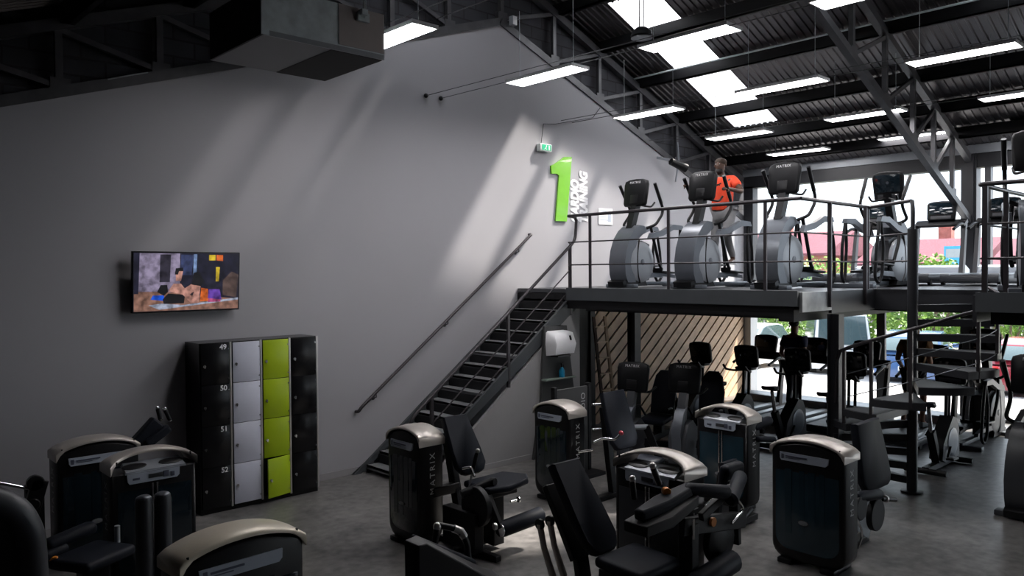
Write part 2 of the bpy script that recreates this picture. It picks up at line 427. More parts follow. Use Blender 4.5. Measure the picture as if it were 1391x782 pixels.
# mezzanine: deck with a stairwell notch, fascia, beams and columns
NX, NY0, NY1 = 11.1, 2.63, 4.55
mb = MB()
mb.bx((9.0, NY1, MZ - .06), (WX - .1, WY - .01, MZ)); mb.bx((NX, NY0, MZ - .06), (WX - .1, NY1, MZ)); mb.bx((9.0, Y0, MZ - .06), (WX - .1, NY0, MZ))
struct('floor_mezzanine', mb, M['mgrey'])
mb = MB(); mb.bx((9.0, 4.62, MZ - .30), (WX - .1, WY - .01, MZ - .07)); mb.bx((NX + .1, NY0, MZ - .30), (WX - .1, 4.62, MZ - .07)); mb.bx((9.1, Y0, MZ - .3), (WX - .1, NY0 - .1, MZ - .07))
struct('ceiling_mezzanine', mb, M['blackm'])
mb = MB(); mb.bx((8.95, NY1, MZ - .17), (9.0, 8.34, MZ + .02)); mb.bx((8.95, Y0, MZ - .17), (9.0, NY0, MZ + .03)); struct('trim_30', mb, M['fascia'])
mb = MB(); mb.bx((9.0, NY1 - .04, MZ - .24), (9.78, NY1, MZ)); struct('trim_31', mb, M['fascial'])
mb = MB(); mb.bx((9.78, NY1 - .04, MZ - .28), (NX, NY1, MZ)); mb.bx((NX, NY0, MZ - .28), (NX + .04, NY1, MZ)); mb.bx((9.0, NY0, MZ - .28), (NX, NY0 + .04, MZ)); struct('trim_32', mb, M['steel'])
mb = MB(); mb.bx((9.03, 8.0, MZ - .33), (9.3, 4.7, MZ - .3)); mb.bx((9.0, 4.62, MZ - .36), (WX - .2, 4.82, MZ - .3)); struct('trim_33', mb, M['blackm'])
for k, (cx, cy) in enumerate(((9.95, 7.80), (9.78, 4.46))):
    mb = MB(); s = .075
    mb.bx((cx - s, cy - s, 0), (cx + s, cy - s + .012, 2.24)); mb.bx((cx - s, cy + s - .012, 0), (cx + s, cy + s, 2.24)); mb.bx((cx - .006, cy - s, 0), (cx + .006, cy + s, 2.24))
    mb.bx((cx - .12, cy - .12, 0), (cx + .12, cy + .12, .015))
    tag(obj('steel_column', mb, M['steel']), ['black steel column under the mezzanine in front of the slatted wall', 'black steel column under the mezzanine beside the spiral stair'][k], 'column')
# ground floor below the deck: timber slats and a dark service door
mb = MB(); mb.bx((10.86, WY - .03, 0), (WX - .2, WY - .005, 2.22)); struct('wall_slat_backing', mb, M['dark'])
def clip(poly, f):
    out = []
    for i in range(len(poly)):
        a, b = poly[i - 1], poly[i]; fa, fb = f(a), f(b)
        if (fa >= 0) != (fb >= 0):
            t = fa / (fa - fb); out.append((a[0] + (b[0] - a[0]) * t, a[1] + (b[1] - a[1]) * t))
        if fb >= 0: out.append(b)
    return out
mb = MB(); tanS = math.tan(math.radians(38)); P = .335
xx = 10.86 - 2.2 / tanS - P
while xx < WX:
    q = [(xx, 0), (xx + P * .80, 0), (xx + P * .80 + 2.2 / tanS, 2.2), (xx + 2.2 / tanS, 2.2)]
    q = clip(q, lambda p: p[0] - 10.88); q = clip(q, lambda p: WX - .22 - p[0])
    if len(q) > 2: mb.prism(q, XZ(WY - .055), 0, .025)
    xx += P
struct('wall_slats', mb, M['slat'])
mb = MB(); mb.bx((9.3, WY - .05, 0), (10.84, WY - .01, 2.2)); mb.bx((10.74, WY - .09, 0), (10.86, WY - .01, 2.2)); struct('door_1', mb, M['blackm'])

# partition below the stair
mb = MB(); mb.prism([(6.26, 0), (9.28, 0), (9.28, 2.30), (6.81, .42)], XZ(8.36), 0, .05); struct('wall_partition', mb, M['under'])
mb = MB(); mb.bx((6.3, 8.346, 0), (9.28, 8.36, .08)); struct('baseboard_partition', mb, M['under'])

# straight stair
t = thing('metal_staircase', 'straight open-tread metal staircase climbing along the grey wall to the mezzanine', 'staircase', (6.0, 8.9, 0))
W = Matrix.Translation((-6.0, -8.9, 0))
nose = lambda k: (6.855 + .213 * k, .755 + .161 * k)
for k in range(-4, 11):
    x, z = nose(k); f = MB(W)
    f.bx((x, 8.42, z - .035), (x + .22, 9.42, z)); f.bx((x, 8.42, z - .055), (x + .012, 9.42, z))
    obj('tread', f, M['tread'], t)
    f = MB(W); f.bx((x + .19, 8.42, z), (x + .20, 9.42, z + .125)); obj('gap_shade', f, M['blackm'], t)  # added black panels stand in for shade between the open treads
for y0, y1 in ((8.36, 8.405), (9.43, 9.47)):
    f = MB(W); a, b = nose(-5), nose(11)
    f.prism([(a[0] + .12, 0), (a[0] - .02, 0.0), (a[0] - .02, a[1] + .03), (b[0] + .05, b[1] + .0), (b[0] + .05, b[1] - .28)], XZ(y0), 0, y1 - y0)
    obj('stringer', f, M['fascia'], t)
for k in range(-4, 11):
    x, z = nose(k); f = MB(W); f.bx((x, 9.42, z - .16), (x + .10, 9.435, z + .01)); obj('tread_bracket', f, M['steel'], t)
f = MB(W); sl = (3.309 - .925) / (9.228 - 6.05); zr = lambda x: .925 + sl * (x - 6.05)
f.tube([(6.06, 8.375, .35), (6.0, 8.375, .86), (6.10, 8.375, zr(6.1)), (9.2, 8.375, zr(9.2)), (9.235, 8.375, 3.62)], .024, 10, smooth=.09); obj('handrail', f, M['rail'], t)
for dz in (.37, .68):
    f = MB(W); f.tube([(6.35, 8.375, zr(6.35) - dz), (9.08, 8.375, zr(9.08) - dz)], .010, 8); obj('mid_rail', f, M['rail'], t)
for x in (6.35, 7.75, 9.08):
    f = MB(W); f.bar((x, 8.375, zr(x) - 1.08), (x, 8.375, zr(x)), .04, .04, (1, 0, 0)); obj('baluster', f, M['rail'], t)
t = thing('wall_handrail', 'round steel handrail fixed to the grey wall beside the straight stair', 'handrail', (5.86, 9.4, .9))
W = Matrix.Translation((-5.86, -9.4, -.9))
f = MB(W); f.tube([(5.86, 9.47, .87), (5.86, 9.40, .88), (5.9, 9.40, .93), (9.18, 9.40, 3.38), (9.25, 9.40, 3.43), (9.25, 9.47, 3.43)], .023, 10, smooth=.05); obj('rail_tube', f, M['rail'], t)
for x in (6.15, 7.45, 8.95):
    z = .93 + (x - 5.9) * .747; f = MB(W); f.tube([(x, 9.40, z - .02), (x, 9.40, z - .07), (x, 9.49, z - .09)], .008, 8); f.disc((x, 9.485, z - .09), (0, 1, 0), .03, .012, 14); obj('bracket', f, M['rail'], t)

# railings on the mezzanine
def railing(label, pts, posts, levels=((3.66, .024), (3.255, .011), (2.905, .011)), drop=.12, pr=.04, extra=None):
    t = thing('guard_railing', label, 'railing', (pts[0][0], pts[0][1], MZ))
    W = Matrix.Translation((-pts[0][0], -pts[0][1], -MZ))
    for i, (z, r) in enumerate(levels):
        f = MB(W); f.tube([(x, y, z) for x, y in pts], r, 10, smooth=.05); obj('top_rail' if i == 0 else 'mid_rail', f, M['rail'], t)
    for x, y in posts:
        f = MB(W); f.bar((x, y, MZ - drop), (x, y, 3.65), pr, pr * .6, (1, 0, 0)); obj('post', f, M['rail'], t)
    return t
t = railing('purplish steel guard railing along the mezzanine edge in front of the three ellipticals', [(8.97, 8.30), (8.97, 4.52)], [(8.97, 7.86), (8.97, 6.43), (8.97, 4.98)])
W = Matrix.Translation((-8.97, -8.30, -MZ))
f = MB(W); f.tube([(9.235, 8.375, 3.60), (9.2, 8.375, 3.655), (8.97, 8.30, 3.66)], .024, 10); obj('corner_bend', f, M['rail'], t)
for z, z2 in ((3.255, 2.85), (2.905, 2.55)):
    f = MB(W); f.tube([(8.97, 8.30, z), (9.08, 8.37, z - .02), (9.10, 8.375, z2)], .011, 8); obj('mid_rail_bend', f, M['rail'], t)
railing('guard railing along the stairwell side of the mezzanine above the pale fascia plate', [(8.97, 4.52), (11.08, 4.58)], [(9.70, 4.50), (10.76, 4.50)], drop=.2, pr=.05)
railing('short guard railing running from the stairwell corner down to the spiral stair newel', [(11.08, 4.60), (10.42, 3.79)], [(11.08, 4.60)])
t = railing('guard railing along the edge of the landing beyond the spiral stair', [(8.97, -3.0), (8.97, 2.60), (9.99, 2.63), (11.1, 2.63)], [(8.97, 2.55), (9.99, 2.63), (8.97, 2.12), (8.97, .6)], pr=.05)

# spiral stair in the notch
sx, sy, sr = 10.37, 3.75, .95
t = thing('spiral_staircase', 'dark steel spiral staircase winding up around a single pole to the mezzanine', 'staircase', (sx, sy, 0))
f = MB(); f.tube([(0, 0, 0), (0, 0, 3.30)], .062, 18); f.tube([(0, 0, 3.3), (.0, 0, 3.55), (.05, .03, 3.66)], .026, 12, smooth=.08); f.disc((0, 0, .01), (0, 0, 1), .13, .02, 24); obj('centre_pole', f, M['steel'], t)
ANG = [math.radians(q) for q in (76, 91, 107, 122, 137, 158, 190, 222, 256, 284, 303, 317, 330)]
rise = MZ / 14
for i, a in enumerate(ANG):
    z = rise * (i + 1)
    p0 = (ANG[i - 1] + a) / 2 if i else a - math.radians(8)
    p1 = (ANG[i + 1] + a) / 2 if i < 12 else a + math.radians(8)
    p0 -= math.radians(2.5); p1 += math.radians(2.5); f = MB()
    def ring(zz, k=1.0):
        out = [(math.cos(p0) * .06, math.sin(p0) * .06, zz)]
        for q in range(6):
            th = p0 + (p1 - p0) * q / 5; out.append((math.cos(th) * sr * k, math.sin(th) * sr * k, zz))
        return out + [(math.cos(p1) * .06, math.sin(p1) * .06, zz)]
    f.hull([ring(z - .085), ring(z)]); tr = obj('tread', f, M['steel'], t)
    f = MB(); f.hull([ring(z, .985), ring(z + .005, .985)]); obj('tread_cover', f, M['fascia'], tr)
def hr(deg, dz=0.0):
    z = 1.77 + (2.26 - 1.77) * (deg - 137) / 90 if deg < 227 else 2.26 + (2.58 - 2.26) * (deg - 227) / 93
    a = math.radians(deg); return (math.cos(a) * (sr - .02), math.sin(a) * (sr - .02), z + dz)
degs = list(range(140, 322, 9))
f = MB(); f.tube([hr(132, -.62), hr(134, -.10)] + [hr(q) for q in degs], .022, 10); obj('handrail', f, M['rail'], t)
for dz in (-.32, -.60):
    f = MB(); f.tube([hr(q, dz) for q in range(150, 312, 9)], .006, 6); obj('cable', f, M['grey'], t)
for q, zb in ((146, .85), (172, .95), (199, 1.2), (246, 1.5), (272, 1.75)):
    f = MB(); p = hr(q); f.bar((p[0], p[1], zb), p, .036, .036, (1, 0, 0)); obj('baluster', f, M['rail'], t)

# thin conduit hung under the roof
mb = MB(); mb.tube([(12.12, Y0 + .2, 6.50), (12.12, WY, 6.50)], .016, 8); struct('trim_34', mb, M['galv'])

# ------------------------------------------------------------------ lights hung over the room
LP = [(4.78, 6.35, 5.27, 'white LED panel light half hidden behind the ventilation box'),
      (7.26, 6.50, 5.31, 'white LED panel light in front of the painted gable wall, above the green exit sign'),
      (7.64, 4.60, 5.44, 'white LED panel light overlapping the lower part of the bright skylight'),
      (7.25, 2.30, 5.30, 'white LED panel light cut by the top of the view, above the free truss'),
      (10.20, 7.10, 5.31, 'white LED panel light in front of the blockwork, between skylight and painted wall'),
      (9.90, 4.67, 5.26, 'white LED panel light hung on two long cables right of the skylight'),
      (10.37, 2.60, 5.35, 'large-looking white LED panel light beyond the free truss, nearest the viewer on that side'),
      (12.70, 6.97, 5.23, 'white LED panel light just above the head of the man in orange'),
      (12.68, 4.72, 5.25, 'white LED panel light crossing in front of the free truss half way down'),
      (12.97, 2.55, 5.27, 'white LED panel light in the second row from the windows, cut by the picture edge'),
      (14.97, 7.00, 5.16, 'white LED panel light closest to the window band, above the tall elliptical console'),
      (15.28, 4.92, 5.24, 'white LED panel light behind the lower end of the free truss'),
      (15.60, 2.80, 5.26, 'small-looking white LED panel light near the window band at the picture edge')]
proto = None
for x, y, z, lab in LP:
    if proto is None:
        t = thing('led_panel_light', lab, 'light', (x, y, z), 0, 'hanging LED panel lights')
        f = MB(); f.bx((-.15, .015, 0), (.15, 1.185, .006)); obj('diffuser', f, M['led'], t)
        f = MB()
        for lo, hi in (((-.165, 0, -.004), (-.15, 1.2, .035)), ((.15, 0, -.004), (.165, 1.2, .035)), ((-.165, 0, -.004), (.165, .015, .035)), ((-.165, 1.185, -.004), (.165, 1.2, .035)), ((-.165, 0, .02), (.165, 1.2, .035))): f.bx(lo, hi)
        obj('frame', f, M['white'], t)
        for yy in (.12, 1.08):
            f = MB(); f.tube([(0, yy, .035), (0, yy, .95)], .004, 6); obj('hanger_wire', f, M['galv'], t)
        proto = t
    else: dup(proto, (x, y, z), 0, lab)
# carrier wires that the rows are clipped to
for k, (x, z, y0, y1, lab) in enumerate(((7.26, 5.36, 2.2, 9.47, 'pair of thin wires anchored in the gable wall above the ventilation box corner'), (10.2, 5.36, 2.0, 9.47, 'pair of thin wires from the gable wall above the exit sign to the skylight'), (12.7, 5.28, 2.0, 9.5, 'pair of thin wires carrying the light row over the man in orange'), (4.78, 5.32, 2.0, 9.5, 'pair of thin wires carrying the light beside the ventilation box'))):
    t = thing('suspension_wires', lab, 'wire', (x, y1, z))
    for s in (-.14, .14):
        f = MB(); f.tube([(s, y0 - y1, 0), (s, 0, .08)], .005, 6); obj('wire', f, M['truss'], t)
        if k < 1:
            f = MB(); f.ball((s, -.01, .08), .035); obj('anchor_knob', f, M['black'], t)
# ------------------------------------------------------------------ things on the walls
# television with a picture on its screen
t = thing('wall_television', 'black flat television showing people exercising on floor mats, hung over the lockers', 'television', (3.53, 9.37, 2.715))
tz = math.radians(4); T = Matrix.Rotation(tz, 4, 'X')
f = MB(T); f.bx((-.625, -.02, -.352), (.625, .03, .352), .008); obj('case', f, M['black'], t)
f = MB(); f.bx((-.2, .03, -.15), (.2, .115, .15)); obj('wall_bracket', f, M['blackm'], t)
pic = [('lilac', (.20, .17, .25), [(0, .3), (.45, .33), (.45, 1), (0, 1)]), ('dk', (.012, .012, .025), [(.42, .16), (1, .16), (1, 1), (.42, 1)]),
       ('flr', (.22, .115, .085), [(0, 0), (1, 0), (1, .18), (.55, .26), (.3, .33), (0, .34)]), ('dk', None, [(0, .3), (.04, .3), (.05, 1), (0, 1)]),
       ('cab', (.025, .022, .035), [(.23, .50), (.325, .50), (.335, .98), (.235, .98)]), ('nv', (.03, .04, .10), [(.42, .62), (.53, .62), (.55, .98), (.43, .98)]),
       ('lb', (.16, .24, .42), [(.545, .5), (.575, .5), (.585, .99), (.55, .99)]), ('blu', (.01, .07, .5), [(.15, .20), (.28, .17), (.27, .27), (.17, .27)]),
       ('yel', (.5, .36, .02), [(.70, .88), (.765, .88), (.765, .98), (.70, .98)]), ('org', (.6, .12, .02), [(.775, .88), (.84, .87), (.84, .98), (.775, .98)]),
       ('yel', None, [(.77, .5), (.80, .5), (.81, .76), (.77, .76)]), ('mat', (.30, .33, .42), [(.13, .10), (.23, .02), (1, .16), (1, .20), (.45, .09), (.25, .13)]),
       ('blk', (.008, .008, .01), [(.27, .12), (.46, .12), (.47, .27), (.31, .30), (.26, .2)]), ('blk', None, [(.21, .33), (.27, .26), (.31, .33), (.30, .45), (.24, .45)]),
       ('skn', (.42, .21, .17), [(.31, .34), (.36, .47), (.43, .47), (.46, .40), (.55, .20), (.52, .13), (.45, .27)]), ('skn', None, [(.42, .33), (.59, .53), (.625, .52), (.62, .42), (.50, .25)]),
       ('skn', None, [(.59, .53), (.625, .50), (.60, .12), (.52, .12), (.55, .3)]), ('org', None, [(.615, .15), (.625, .39), (.69, .37), (.70, .15)]),
       ('prp', (.10, .04, .28), [(.69, .20), (.70, .36), (.81, .36), (.83, .17)]), ('pnk', (.34, .06, .16), [(.69, .13), (.70, .2), (.82, .17), (.82, .13)]),
       ('skn', None, [(.38, .52), (.43, .52), (.45, .70), (.38, .70)]), ('blk', None, [(.37, .63), (.40, .63), (.41, .69), (.45, .69), (.45, .75), (.38, .74)]),
       ('blk', None, [(.53, .45), (.62, .42), (.66, .5), (.60, .68), (.55, .66)]), ('brn', (.07, .045, .04), [(.84, .25), (.98, .2), (1, .62), (.93, .68), (.84, .52)])]
f = MB(T); mats = []; idx = {}; SG = .55
f.bx((-.61, -.0215, -.337), (.61, -.02, .337)); mats.append(emis('screen_dark', (.01, .01, .016), .6))
for k, (n, c, poly) in enumerate(pic):
    if n not in idx: idx[n] = len(mats); mats.append(emis_mottled('screen_' + n, c, SG))
    f.mi = idx[n]
    y = -.0217 - .00012 * k
    f._f([f._v((-.605 + 1.21 * u, y, -.332 + .664 * v)) for u, v in poly])
obj('screen', f, mats, t, smooth=False)

# lockers: four columns of four doors
cols4 = [('blackl', 'black', 'black locker column with white door numbers 49 to 52'), ('whited', 'white', 'white locker column between the numbered black doors and the green doors'),
         ('green', 'green', 'lime green locker column with its lowest door ajar'), ('blackl', 'black', 'plain black locker column without numbers at the end of the bank')]
for c, (mn, cn, lab) in enumerate(cols4):
    x0 = 3.53 + .378 * c
    t = thing('locker_column', lab, 'locker', (x0 + .189, 9.27, 0), 0, 'gym locker columns')
    f = MB(); f.bx((-.189, -.205, .05), (.189, .215, 2.0)); f.bx((-.185, -.19, 0), (.185, .2, .05)); obj('body', f, M['blackl'], t)
    f = MB(); f.bx((.168, -.226, .05), (.189, -.205, 2.0)); obj('hinge_strip', f, M['alu'], t)
    for r in range(4):
        z0 = .065 + .483 * r; ajar = (c == 2 and r == 0)
        piv = Matrix.Translation((.163, -.207, 0)) @ Matrix.Rotation(math.radians(13 if ajar else 0), 4, 'Z')
        f = MB(piv); f.bx((-.335, -.017, z0), (0, 0, z0 + .476), .002); d = obj('door', f, M[mn], t)
        f = MB(piv); f.disc((-.30, -.024, z0 + .22), (0, -1, 0), .017, .016, 14); f.box((-.30, -.036, z0 + .215), (.012, .012, .034)); obj('lock', f, M['chrome'], d)
        for hz in (.06, .41):
            f = MB(piv); f.disc((-.012, -.02, z0 + hz), (0, -1, 0), .008, .008, 10); obj('hinge_bolt', f, M['chrome'], d)
        if c == 0:
            text('door_number', str(49 + 3 - r), .085, M['white'], d, (.163 - .075, -.2255, z0 + .43), (1, 0, 0), (0, -1, 0), bold=.0015)

# big numeral and vertical words
one = [(9.795, 4.634), (9.878, 4.664), (10.129, 4.813), (10.324, 4.831), (10.188, 3.683), (9.902, 3.683), (9.992, 4.479), (9.936, 4.504), (9.804, 4.494)]
f = MB(); f.prism([(x - 10.06, z - 4.25) for x, z in one], XZ(0), -.03, 0)
t = obj('green_numeral', f, M['gsign'], None); t.location = (10.06, 9.49, 4.25)
tag(t, 'big green raised numeral 1 on the grey wall above the stair head', 'sign')
for s, lab, x, ln, sh in (('CARDIO', 'white wall lettering reading CARDIO, next to the green numeral', 10.43, .76, .2), ('TRAINING', 'white wall lettering reading TRAINING, outer line of the pair', 10.665, .93, .2)):
    t = text('wall_lettering', s, .285, M['white'], None, (0, 0, 0), (0, 0, 1), (0, -1, 0), ext=.003, shear=sh, bold=.016, sx=1.0, align='LEFT')
    zs = [v.co.z for v in t.data.vertices]; k = ln / (max(zs) - min(zs)); zm = min(zs)
    for v in t.data.vertices: v.co.z = (v.co.z - zm) * k
    t.location = (x, 9.485, 3.685); tag(t, lab, 'lettering', 'wall words beside the numeral')
# notice, exit sign, boxes
t = thing('paper_notice', 'white paper notice on the grey wall beside the first elliptical', 'notice', (11.265, 9.485, 3.82))
f = MB(); f.bx((-.2, -.004, -.15), (.2, 0, .15)); obj('sheet', f, M['white'], t)
f = MB()
for k in range(4): f.bx((-.16, -.006, .09 - k * .055), (.02 + .04 * (k % 2), -.004, .105 - k * .055))
f.bx((.06, -.006, -.1), (.15, -.004, .08)); obj('print', f, M['placard'], t)
t = thing('exit_sign', 'small white emergency exit light with green running figure, high on the grey wall', 'exit sign', (9.61, 9.44, 4.915))
f = MB(); f.bx((-.14, -.045, -.065), (.14, .05, .065), .012); obj('housing', f, M['exitw'], t)
f = MB(); f.bx((-.10, -.049, -.045), (.115, -.0455, .05)); obj('panel', f, M['exitg'], t)
f = MB(); f.disc((.0, -.051, .028), (0, 1, 0), .012, .003, 12); f.bar((0, -.051, .02), (-.02, -.051, -.012), .003, .018, (1, 0, 0)); f.bar((-.02, -.051, -.01), (-.05, -.051, -.03), .003, .012, (1, 0, 0)); f.bar((-.02, -.051, -.01), (.01, -.051, -.035), .003, .012, (1, 0, 0)); f.bx((.05, -.052, -.04), (.085, -.05, .04)); obj('pictogram', f, M['exitw'], t)
t = thing('junction_box', 'small pale junction box fixed to the truss near the roof apex', 'box', (8.86, 9.40, 6.90))
f = MB(); f.bx((-.05, -.04, -.075), (.05, .05, .075), .008); obj('box_body', f, M['lgrey'], t)
f = MB(); f.bx((-.045, -.046, -.07), (.045, -.04, .07), .004); obj('cover', f, M['white'], t)
# wall wire run leading to the exit sign
t = obj('surface_cable', MB().tube([(9.56, 9.47, 4.99), (9.62, 9.47, 5.33), (9.9, 9.47, 5.36), (10.9, 9.47, 5.60), (11.1, 9.47, 5.80)], .006, 6), M['blackm'])
tag(t, 'thin dark cable running along the grey wall up from the exit sign', 'cable')
t = obj('loose_cable', MB().tube([(2.72, 9.45, 4.97), (2.95, 9.43, 5.05), (3.15, 9.46, 5.12)], .008, 6, smooth=.1), M['lgrey'])
tag(t, 'short pale loose cable on the ledge above the grey wall', 'cable')

# dispenser station
bY = 8.33
t = thing('dispenser_board', 'tall tapered charcoal board standing against the partition, carrying the towel dispenser', 'board', (8.68, bY, 0))
f = MB(); f.prism([(-.50, 0), (.58, 0), (.42, .82), (.24, 1.97), (-.25, 1.98), (-.32, .9)], XZ(0), -.03, 0.012); obj('panel', f, M['board'], t)
f = MB(); f.bx((-.33, -.14, 1.165), (.33, -.03, 1.19), .004); obj('shelf', f, M['shelfg'], t)
t = thing('towel_dispenser', 'white paper towel dispenser hung on the charcoal board', 'dispenser', (8.66, bY - .03, 1.53))
f = MB(); f.hull([[(-.2, 0, 0), (.2, 0, 0), (.205, -.20, .03), (-.205, -.20, .03)], [(-.215, 0, .18), (.215, 0, .18), (.215, -.235, .18), (-.215, -.235, .18)], [(-.205, 0, .35), (.205, 0, .35), (.2, -.18, .345), (-.2, -.18, .345)], [(-.17, 0, .375), (.17, 0, .375), (.165, -.11, .37), (-.165, -.11, .37)]])
obj('cover', f, M['white'], t, ang=60)
f = MB(); f.box((.10, -.222, .27), (.028, .02, .075), (-.35, 0, 0), .006); obj('sight_window', f, M['black'], t)
f = MB(); f.bx((-.14, -.19, -.012), (.14, -.02, .01)); obj('paper_slot', f, M['black'], t)
t = thing('spray_bottle', 'blue spray bottle with black trigger on the glass shelf', 'bottle', (8.74, bY - .09, 1.19))
f = MB(); f.tube([(0, 0, 0), (0, 0, .015), (0, 0, .10), (0, 0, .14), (0, 0, .155)], [.042, .045, .045, .022, .018], 16); obj('flask', f, M['blue'], t)
f = MB(); f.cyl((0, 0, .15), (0, 0, .18), .017); f.bx((-.018, -.012, .18), (.05, .012, .215), .005); f.bar((.035, 0, .185), (.045, 0, .14), .01, .008, (1, 0, 0)); obj('trigger', f, M['black'], t)

# wooden ladder
t = thing('wooden_ladder', 'old wooden ladder leaning on the slatted wall beside the dark doorway', 'ladder', (10.74, 8.95, 0))
a, b = V((-.14, 0, 0)), V((-.02, .37, 1.98))
for k, off in enumerate((0, .31)):
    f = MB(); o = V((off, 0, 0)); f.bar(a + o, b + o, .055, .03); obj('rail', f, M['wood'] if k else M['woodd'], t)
for k in range(7):
    p = a.lerp(b, .07 + .14 * k); f = MB(); f.bar(p, p + V((.31, 0, 0)), .05, .022); obj('rung', f, M['wood'], t)

# ventilation unit hung from the roof
t = thing('ventilation_unit', 'galvanised box ventilation unit hanging from the roof above the television', 'ventilation', (3.60, 6.75, 4.8))
f = MB(); f.bx((-.60, -.52, .003), (.60, .55, .42)); obj('casing', f, M['galv'], t)
f = MB(); f.bx((-.60, -.52, -.004), (-.12, .55, .003)); f.bx((-.12, -.52, -.002), (.05, .55, .003)); obj('service_panel', f, M['mgrey'], t)
f = MB(); f.bx((.05, -.50, -.006), (.59, .55, .003)); obj('filter_panel', f, M['dark'], t)
f = MB(); f.bx((-.612, -.53, 0), (-.6, .55, .43)); obj('dark_face', f, M['blackm'], t)  # black sheet makes this side darker than the casing
f = MB(); f.bx((.12, -.527, .055), (.60, -.52, .42)); obj('patch', f, M['beige'], t)
f = MB(); f.bx((-.60, -.53, -.004), (.60, -.517, .04)); obj('edge_angle', f, M['lgrey'], t)
f = MB(); f.bx((-.618, -.535, 0), (-.55, -.517, .43)); obj('corner_angle', f, M['galv'], t)
for x in (-.47, .36):
    f = MB(); f.bx((x - .06, -.56, .30), (x + .06, -.527, .38)); f.bx((x - .04, -.60, .35), (x + .02, -.527, .40)); obj('hanger_bracket', f, M['galv'], t)
    f = MB(); f.tube([(x, -.57, .33), (x, -.57, 1.25)], .008, 8); obj('hanger_rod', f, M['galv'], t)
t = thing('duct_spigot', 'short pale flexible duct end above the ventilation box', 'duct', (2.95, 6.45, 5.26))
f = MB(); f.tube([(0, 0, 0), (-.1, .1, .06), (-.25, .2, .1), (-.5, .4, .12)], .06, 14, smooth=.1); obj('hose', f, M['lgrey'], t)
f = MB(); f.tube([(0.005, -.005, -.006), (-.03, .03, .036)], .076, 16); obj('collar', f, M['galv'], t)
# pendant speaker under the skylight
t = thing('pendant_speaker', 'grey domed speaker hanging on two rods in front of the skylight', 'speaker', (9.85, 7.55, 6.44))
f = MB(); f.tube([(0, 0, -.03), (0, 0, 0), (0, 0, .07), (0, 0, .13), (0, 0, .15)], [.10, .17, .15, .08, .02], 24); obj('shell', f, M['mgrey'], t)
f = MB(); f.disc((0, 0, -.032), (0, 0, 1), .165, .012, 28); obj('grille_ring', f, M['lgrey'], t)
for s in (-.06, .06):
    f = MB(); f.tube([(s, 0, .13), (s, 0, .95)], .01, 8); obj('rod', f, M['blackm'], t)
# projector bracket cluster near the far end of the truss
t = thing('spotlight_bracket', 'dark spotlight with pale arm clamped to the truss above the first elliptical', 'spotlight', (12.9, 9.15, 4.95))
f = MB(); f.cyl((-.05, 0, 0), (.28, -.12, -.12), .07, .09); obj('lamp_can', f, M['black'], t)
f = MB(); f.bar((-.1, .3, .1), (.05, 0, .03), .03, .05); obj('arm', f, M['lgrey'], t)
f = MB(); f.tube([(.45, .2, .45), (.5, .2, .1), (.4, .2, -.35)], .02, 8, smooth=.1); obj('flex', f, M['lgrey'], t)
